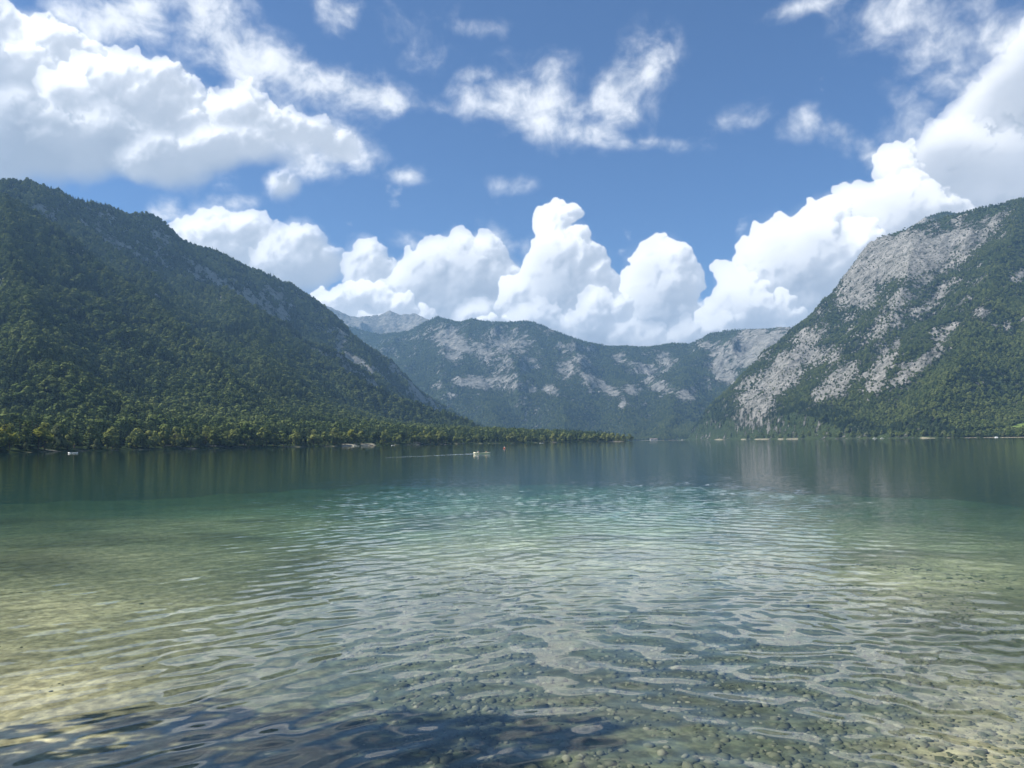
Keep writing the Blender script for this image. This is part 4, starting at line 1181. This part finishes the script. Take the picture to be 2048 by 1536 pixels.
def paddler(name, label, loc, rz, shirt, hair, lean, hands, parent_group=None):
    """a seated figure facing +x: hips on the thwart, knees bent, both hands on the paddle shaft"""
    e = bpy.data.objects.new(name, None); COL.objects.link(e); e.location = loc; e.rotation_euler = (0, 0, rz); e.empty_display_size = .2
    e['label'] = label; e['category'] = 'person'
    l = lean
    (rx_, ry_, rz_), (lx_, ly_, lz_) = hands
    sh = 0.50
    V = [(0, 0, 0.08), (l * .5, 0, 0.30), (l, 0, 0.48), (l * 1.1 + .02, 0, 0.56), (l * 1.15 + .05, 0, 0.66), (l * 1.15 + .05, 0, 0.79),
         (0.02, -.10, 0.07), (0.40, -.13, 0.22), (0.66, -.12, -0.12), (0.02, .10, 0.07), (0.40, .13, 0.22), (0.66, .12, -0.12),
         (l, -.18, 0.48), ((l + rx_) / 2 - .04, (ry_ - .22) / 2 - .05, (sh + rz_) / 2 - .08), (rx_, ry_, rz_),
         (l, .18, 0.48), ((l + lx_) / 2 - .04, (ly_ + .22) / 2 + .05, (sh + lz_) / 2 - .08), (lx_, ly_, lz_), (0.78, -.12, -.13), (0.78, .12, -.13)]
    E = [(0, 1), (1, 2), (2, 3), (3, 4), (4, 5), (0, 6), (6, 7), (7, 8), (8, 18), (0, 9), (9, 10), (10, 11), (11, 19), (2, 12), (12, 13), (13, 14), (2, 15), (15, 16), (16, 17)]
    R = [.14, .14, .13, .055, .085, .085, .085, .065, .045, .085, .065, .045, .065, .042, .036, .065, .042, .036, .04, .04]
    link('body', skin_mesh('body', V, E, R, SKIN), e)
    SV = [(0, 0, 0.06), (l * .5, 0, 0.30), (l, 0, 0.47), (l, -.18, 0.48), ((l * 1.2 + rx_) / 2 - .05, (ry_ - .26) / 2 - .05, (sh + rz_) / 2 - .07), (l, .18, 0.48), ((l * 1.2 + lx_) / 2 - .05, (ly_ + .26) / 2 + .05, (sh + lz_) / 2 - .07)]
    link('shirt', skin_mesh('shirt', SV, [(0, 1), (1, 2), (2, 3), (3, 4), (2, 5), (5, 6)], [.165, .165, .15, .085, .062, .085, .062], shirt), e)
    hx = l * 1.15 + .05
    link('hair', skin_mesh('hair', [(hx - .035, 0, 0.70), (hx - .03, 0, 0.80), (hx + .02, 0, 0.85)], [(0, 1), (1, 2)], [.075, .095, .07], hair), e)
    return e

def paddle(name, label, loc, rz, a, b, cat='paddle', both=False):
    e = bpy.data.objects.new(name, None); COL.objects.link(e); e.location = loc; e.rotation_euler = (0, 0, rz); e.empty_display_size = .2
    e['label'] = label; e['category'] = cat
    a, b = np.array(a, float), np.array(b, float); d = (b - a) / np.linalg.norm(b - a)
    link('shaft', tube_mesh('shaft', [a, b], 0.018, WOOD), e)
    def blade(p, dd):
        u = np.array([1, 0, 0]); w = np.cross(dd, u); w /= np.linalg.norm(w)
        pr = [(0, .03), (.12, .08), (.34, .09), (.46, .04)]
        V, F = [], []
        for s, hw in pr:
            c = p + dd * s
            V += [c - u * hw - w * .008, c + u * hw - w * .008, c + u * hw + w * .008, c - u * hw + w * .008]
        for i in range(3):
            for j in range(4): F.append((i * 4 + j, i * 4 + (j + 1) % 4, i * 4 + 4 + (j + 1) % 4, i * 4 + 4 + j))
        F += [(3, 2, 1, 0), (12, 13, 14, 15)]
        link('blade', polymesh('blade', V, F, WOOD), e)
    blade(b, d)
    if both: blade(a, -d)
    return e

def water_point(px, py):
    d = pix_dir(px, py); s = -CAM_H / d[2]
    return d[0] * s, d[1] * s

# two people paddling a long pale canoe away from the left, bow to the right
cx, cyy = water_point(964, 907.5)
CANOE_RZ = math.radians(4)
canoe = bpy.data.objects.new('canoe', None); COL.objects.link(canoe); canoe.location = (cx, cyy, 0); canoe.rotation_euler = (0, 0, CANOE_RZ)
canoe['label'] = 'long pale canoe with two paddlers in the middle of the lake'; canoe['category'] = 'canoe'
CL, CB, CH = 5.6, 0.92, 0.40
link('hull', loft_mesh('hull', hull_rings(CL, CB, CH), CREAM), canoe)
link('gunwale', gunwale_mesh(CL, CB, CH, CREAM), canoe)
for sx in (-1.45, 1.30):
    link('seat', box_mesh('seat', sx - .13, sx + .13, -.37, .37, .15, .18, WOOD), canoe)
link('thwart', box_mesh('thwart', -.1, -.03, -.42, .42, .31, .34, WOOD), canoe)
link('bow_cover', loft_mesh('bow_cover', [[(x, -w, z), (x, 0, z + .05), (x, w, z), (x, 0, z - .03)] for x, w, z in ((1.9, .30, .385), (2.3, .2, .44), (2.7, .04, .53))], DARK_TRIM), canoe)
Rz = np.array([[math.cos(CANOE_RZ), -math.sin(CANOE_RZ)], [math.sin(CANOE_RZ), math.cos(CANOE_RZ)]])
def in_canoe(x, y, z):
    q = Rz @ np.array([x, y]); return (cx + q[0], cyy + q[1], z)
paddler('person', 'person in a white shirt paddling at the stern of the pale canoe', in_canoe(-1.5, 0, .16), CANOE_RZ, SHIRT_WHITE, HAIR_DARK, 0.16, ((.42, -.46, .22), (.36, -.18, .58)))
paddler('person', 'dark haired person in brown and yellow clothes paddling at the bow of the canoe', in_canoe(1.25, 0, .16), CANOE_RZ, SHIRT_DARK, HAIR_DARK, 0.12, ((.40, .46, .22), (.36, .18, .58)))
vest = link('vest', skin_mesh('vest', [(0, 0, 0.10), (.06, 0, 0.30), (.12, 0, 0.44)], [(0, 1), (1, 2)], [.175, .178, .160], VEST_YELLOW), [o for o in COL.objects if o.name.startswith('person')][-1])
paddle('paddle', 'wooden paddle held by the person in the white shirt', in_canoe(-1.5, 0, .16), CANOE_RZ, (.345, -.10, .68), (.44, -.56, .08))
paddle('paddle', 'wooden paddle held by the person at the bow of the canoe', in_canoe(1.25, 0, .16), CANOE_RZ, (.345, .10, .68), (.42, .56, .08))

# the ripple the canoe leaves behind it
def wake():
    x0, y0 = water_point(770, 915.5); x1, y1 = in_canoe(-2.85, 0, 0)[:2]
    n = 90; V, F = [], []
    d = np.array([x1 - x0, y1 - y0]); L = np.hypot(*d); d /= L; nn = np.array([-d[1], d[0]])
    for i in range(n):
        f = i / (n - 1); p = np.array([x0, y0]) + d * L * f + nn * (0.5 * math.sin(f * 9) * (1 - f) + 0.25 * math.sin(f * 31) * (1 - f))
        w = 0.30 + 0.55 * (1 - f); h = (0.02 + 0.055 * f) * (0.75 + 0.25 * math.sin(f * 57) * math.sin(f * 23))
        for s, z in ((-1, -.02), (-.4, h), (.2, h * .9), (1, -.02)):
            q = p + nn * w * s; V.append((q[0], q[1], z))
        if i:
            a = (i - 1) * 4
            for j in range(3): F.append((a + j, a + j + 1, a + 5 + j, a + 4 + j))
    m = new_mat('wake_sheen'); t = NT(m)
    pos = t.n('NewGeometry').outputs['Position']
    c = t.ramp(t.noise(pos, 0.6, 4, 0.6), [(0.35, (0.10, 0.14, 0.15)), (0.65, (0.46, 0.50, 0.52))])  # sky sheen of the ripple painted as a mottled grey base colour
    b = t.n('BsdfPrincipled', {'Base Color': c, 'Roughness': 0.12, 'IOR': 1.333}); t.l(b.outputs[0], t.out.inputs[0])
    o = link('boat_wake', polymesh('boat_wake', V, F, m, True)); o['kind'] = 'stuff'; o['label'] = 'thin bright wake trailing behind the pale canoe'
wake()

# a kayak seen end on
kx, ky = water_point(1009, 897.2)
kayak = bpy.data.objects.new('kayak', None); COL.objects.link(kayak); kayak.location = (kx, ky, 0); kayak.rotation_euler = (0, 0, math.radians(-100))
kayak['label'] = 'orange red kayak seen end on beyond the pale canoe'; kayak['category'] = 'kayak'
def deck_rings(L, B, H):
    out = []
    for i in range(13):
        f = -1 + 2 * i / 12; w = B / 2 * (1 - abs(f) ** 2.2) + .02; x = f * L / 2; top = H * (1 + .35 * abs(f) ** 2); k = -.08 + .1 * abs(f) ** 3
        out.append([(x, -w, H * .55), (x, -w * .6, k), (x, w * .6, k), (x, w, H * .55), (x, w * .55, top), (x, -w * .55, top)])
    return out
link('hull', loft_mesh('hull', deck_rings(4.4, .95, .42), ORANGE), kayak)
link('cockpit_rim', loft_mesh('cockpit_rim', [[(.45 * math.cos(a) * k - .05, .27 * math.sin(a) * k, z) for a in np.linspace(0, 6.283, 15)[:-1]] for k, z in ((1.0, .33), (1.0, .41), (.9, .41), (.9, .33))], DARK_TRIM, cap=True), kayak)
paddler('person', 'person in a pale pink top sitting in the orange red kayak', (kx, ky, .32), math.radians(-100), SHIRT_PINK, SHIRT_WHITE, 0.05, ((.42, -.42, .36), (.42, .42, .40)))
paddle('kayak_paddle', 'double bladed paddle across the orange red kayak', (kx, ky, .32), math.radians(-100), (.42, -.75, .30), (.42, .75, .46), both=True)

# boats lying along the shores
def rowboat(label, px, py, L, rz, mat, group=None, canopy=False):
    x, y = water_point(px, py) if py else shore_at(px, SHORE_RIGHT, -9.0, 1)
    e = bpy.data.objects.new('rowing_boat' if not canopy else 'tour_boat', None); COL.objects.link(e); e.location = (x, y, 0); e.rotation_euler = (0, 0, math.radians(rz))
    e['label'] = label; e['category'] = 'boat'
    if group: e['group'] = group
    B, H = L * .27, L * .085
    link('hull', loft_mesh('hull', hull_rings(L, B, H, full=.9), mat), e)
    link('gunwale', gunwale_mesh(L, B, H, DARK_TRIM if not canopy else WHITE_PAINT, full=.9), e)
    for sx in (-.22, .12): link('thwart', box_mesh('thwart', sx * L - .12, sx * L + .12, -B * .44, B * .44, H * .8, H * .9, WOOD), e)
    if canopy:
        link('canopy', loft_mesh('canopy', [[(xx, -B * .48, H + 1.55), (xx, 0, H + 1.85), (xx, B * .48, H + 1.55), (xx, 0, H + 1.50)] for xx in (-L * .32, 0, L * .26)], SHIRT_WHITE), e)
        for xx in (-L * .3, L * .24):
            for yy in (-B * .44, B * .44): link('post', tube_mesh('post', [(xx, yy, H), (xx, yy, H + 1.56)], .04, WHITE_PAINT), e)
    return e
rowboat('white rowing boat lying off the tree edge at the far left shore', 146, 906.6, 5.6, 3, WHITE_PAINT)
rowboat('white boat afloat by itself in front of the right shore', 1750, 878.2, 4.6, 80, WHITE_PAINT)
rowboat('white covered boat moored at the right shore, left one of a pair', 1752, None, 12.5, 6, WHITE_PAINT, 'covered boats at the right shore', True)
rowboat('white covered boat moored at the right shore, right one of a pair', 1767, None, 10.0, -8, WHITE_PAINT, 'covered boats at the right shore', True)
rowboat('pale boat at the edge of the sandy landing', 712, 892.8, 8.0, 8, CREAM)
rowboat('small pale boat close to the left shore beyond the sandy landing', 786, 891.2, 5.0, -10, WHITE_PAINT)
rowboat('small pale boat under the dark trees of the long wooded point', 1083, 886.6, 6.5, 5, WHITE_PAINT)
rowboat('small grey boat on the shore between the landing and the canoe', 893, 889.0, 6.0, 12, TIMBER)

# ------------------------------------------------------------------ buildings
def building(name, label, loc, rz, L, W, H, roof_h, wall, roof, nwin=4, storeys=1, cat='building'):
    e = bpy.data.objects.new(name, None); COL.objects.link(e); e.location = loc; e.rotation_euler = (0, 0, rz)
    e['label'] = label; e['category'] = cat
    g = roof_h
    V = [(-L/2, -W/2, -3), (L/2, -W/2, -3), (L/2, W/2, -3), (-L/2, W/2, -3), (-L/2, -W/2, H), (L/2, -W/2, H), (L/2, W/2, H), (-L/2, W/2, H), (-L/2, 0, H + g * .98), (L/2, 0, H + g * .98)]
    link('wall', polymesh('wall', V, [(0, 1, 5, 4), (1, 2, 6, 9, 5), (2, 3, 7, 6), (3, 0, 4, 8, 7)], wall), e)
    o = .5; k = g / (W / 2)
    V = [(-L/2 - o, -W/2 - o, H - k * o), (L/2 + o, -W/2 - o, H - k * o), (L/2 + o, 0, H + g), (-L/2 - o, 0, H + g), (L/2 + o, W/2 + o, H - k * o), (-L/2 - o, W/2 + o, H - k * o)]
    V += [(a, b, c + .3) for a, b, c in V]
    link('roof', polymesh('roof', V, [(3, 2, 1, 0), (5, 4, 2, 3), (6, 7, 8, 9), (9, 8, 10, 11), (0, 1, 7, 6), (4, 5, 11, 10), (1, 2, 8, 7), (2, 4, 10, 8), (3, 0, 6, 9), (5, 3, 9, 11)], roof), e)
    for s in range(storeys):
        for i in range(nwin):
            x = -L/2 + L * (i + .5) / nwin; z = H * (s + .5) / storeys; ww, wh = min(1.2, L / nwin * .3), min(1.1, H / storeys * .28)
            link('window', box_mesh('window', x - ww, x + ww, -W/2 - .06, -W/2 + .1, z - wh, z + wh, WINDOW), e)
    link('door', box_mesh('door', -.6, .6, -W/2 - .08, -W/2 + .08, 0, 2.1, TIMBER), e)
    return e
# the upper cable car station on the ridge
sx_, sy_, sz_ = at(277, 433, 3120)
Zs = float(ground_interp(PL, np.array([sx_]), np.array([sy_]))[0])
top = at(277, 429, sy_)[2]
building('mountain_station', 'long grey building with pale roof on the crest of the left mountain', (sx_ + 6, sy_, max(Zs, top - 9)), math.radians(4), 58, 16, 9, 4, TIMBER, WHITE_PAINT, 9, 2)
building('mountain_hut', 'small grey hut on the crest just right of the long station building', (sx_ + 48, sy_ + 20, float(ground_interp(PL, np.array([sx_ + 48.0]), np.array([sy_ + 20.0]))[0])), math.radians(-10), 18, 12, 8, 4, TIMBER, ROOF, 3, 1)
for px, L, lab in ((1303, 16, 'left one of two pale houses behind the far white beach'), (1311, 20, 'right one of two pale houses behind the far white beach')):
    q = at(px, 878, 4275)
    building('lakeside_house', lab, (q[0], q[1], float(ground_interp(PF, np.array([q[0]]), np.array([q[1]]))[0])), 0.1, L, 10, 6, 5, PLASTER, ROOF, 3, 1, 'house')
q = at(1992, 873, 1800)
bz = float(ground_interp(PR, np.array([q[0]]), np.array([q[1]]))[0])
building('boathouse', 'small white boathouse on the shingle at the right edge of the lake', (q[0], q[1], bz), 0.5, 7, 5, 3, 1.8, WHITE_PAINT, WHITE_PAINT, 2, 1, 'boathouse')

# ------------------------------------------------------------------ a tree on the near bank, off to the left: its shade lies on the shallows
def shade_tree(x, y, h, wide, seed, label):
    z = float(bed_z(np.array([x]), np.array([y]))[0])
    cr = broadleaf_crown(seed, MAT_LEAF, 14, 85, 1.0, 0.10, 0.33)
    tree('broadleaf_tree', cr, trunk_mesh(0.62, 0.02, seed), (x, y, z - .1), h, wide, 0.6, label, None)
sd_ = SUN_DIR[:2] / np.hypot(*SUN_DIR[:2])
reach = 1 / math.tan(SUN_EL)
for (tx_, ty_, zc, h, wide, seed, lab) in [(-0.7, 11.5, 13.0, 16.0, 0.50, 301, 'leafy tree on the near bank whose shade falls on the stony shallows'), (-3.0, 9.3, 11.0, 14.0, 0.48, 302, 'lower leafy tree on the near bank shading the left shallows')]:
    shade_tree(tx_ + sd_[0] * zc * reach, ty_ + sd_[1] * zc * reach, h, wide, seed, lab)
# ------------------------------------------------------------------ the air between here and the far mountains
def make_haze():
    x0, x1, y0, y1, z0, z1 = -9500, 9500, -600, 11200, -34, 1750
    V = [(x, y, z) for z in (z0, z1) for y in (y0, y1) for x in (x0, x1)]
    F = [(0, 2, 3, 1), (4, 5, 7, 6), (0, 1, 5, 4), (2, 6, 7, 3), (0, 4, 6, 2), (1, 3, 7, 5)]
    m = new_mat('haze'); t = NT(m)
    v = t.n('VolumePrincipled', {'Color': (0.35, 0.64, 1.0, 1), 'Density': HAZE_DENSITY, 'Anisotropy': 0.15})
    t.l(v.outputs[0], t.out.inputs['Volume'])
    o = link('haze', polymesh('haze', V, F, m)); o['kind'] = 'stuff'
    return o
HAZE_DENSITY = 6.0e-5
make_haze()
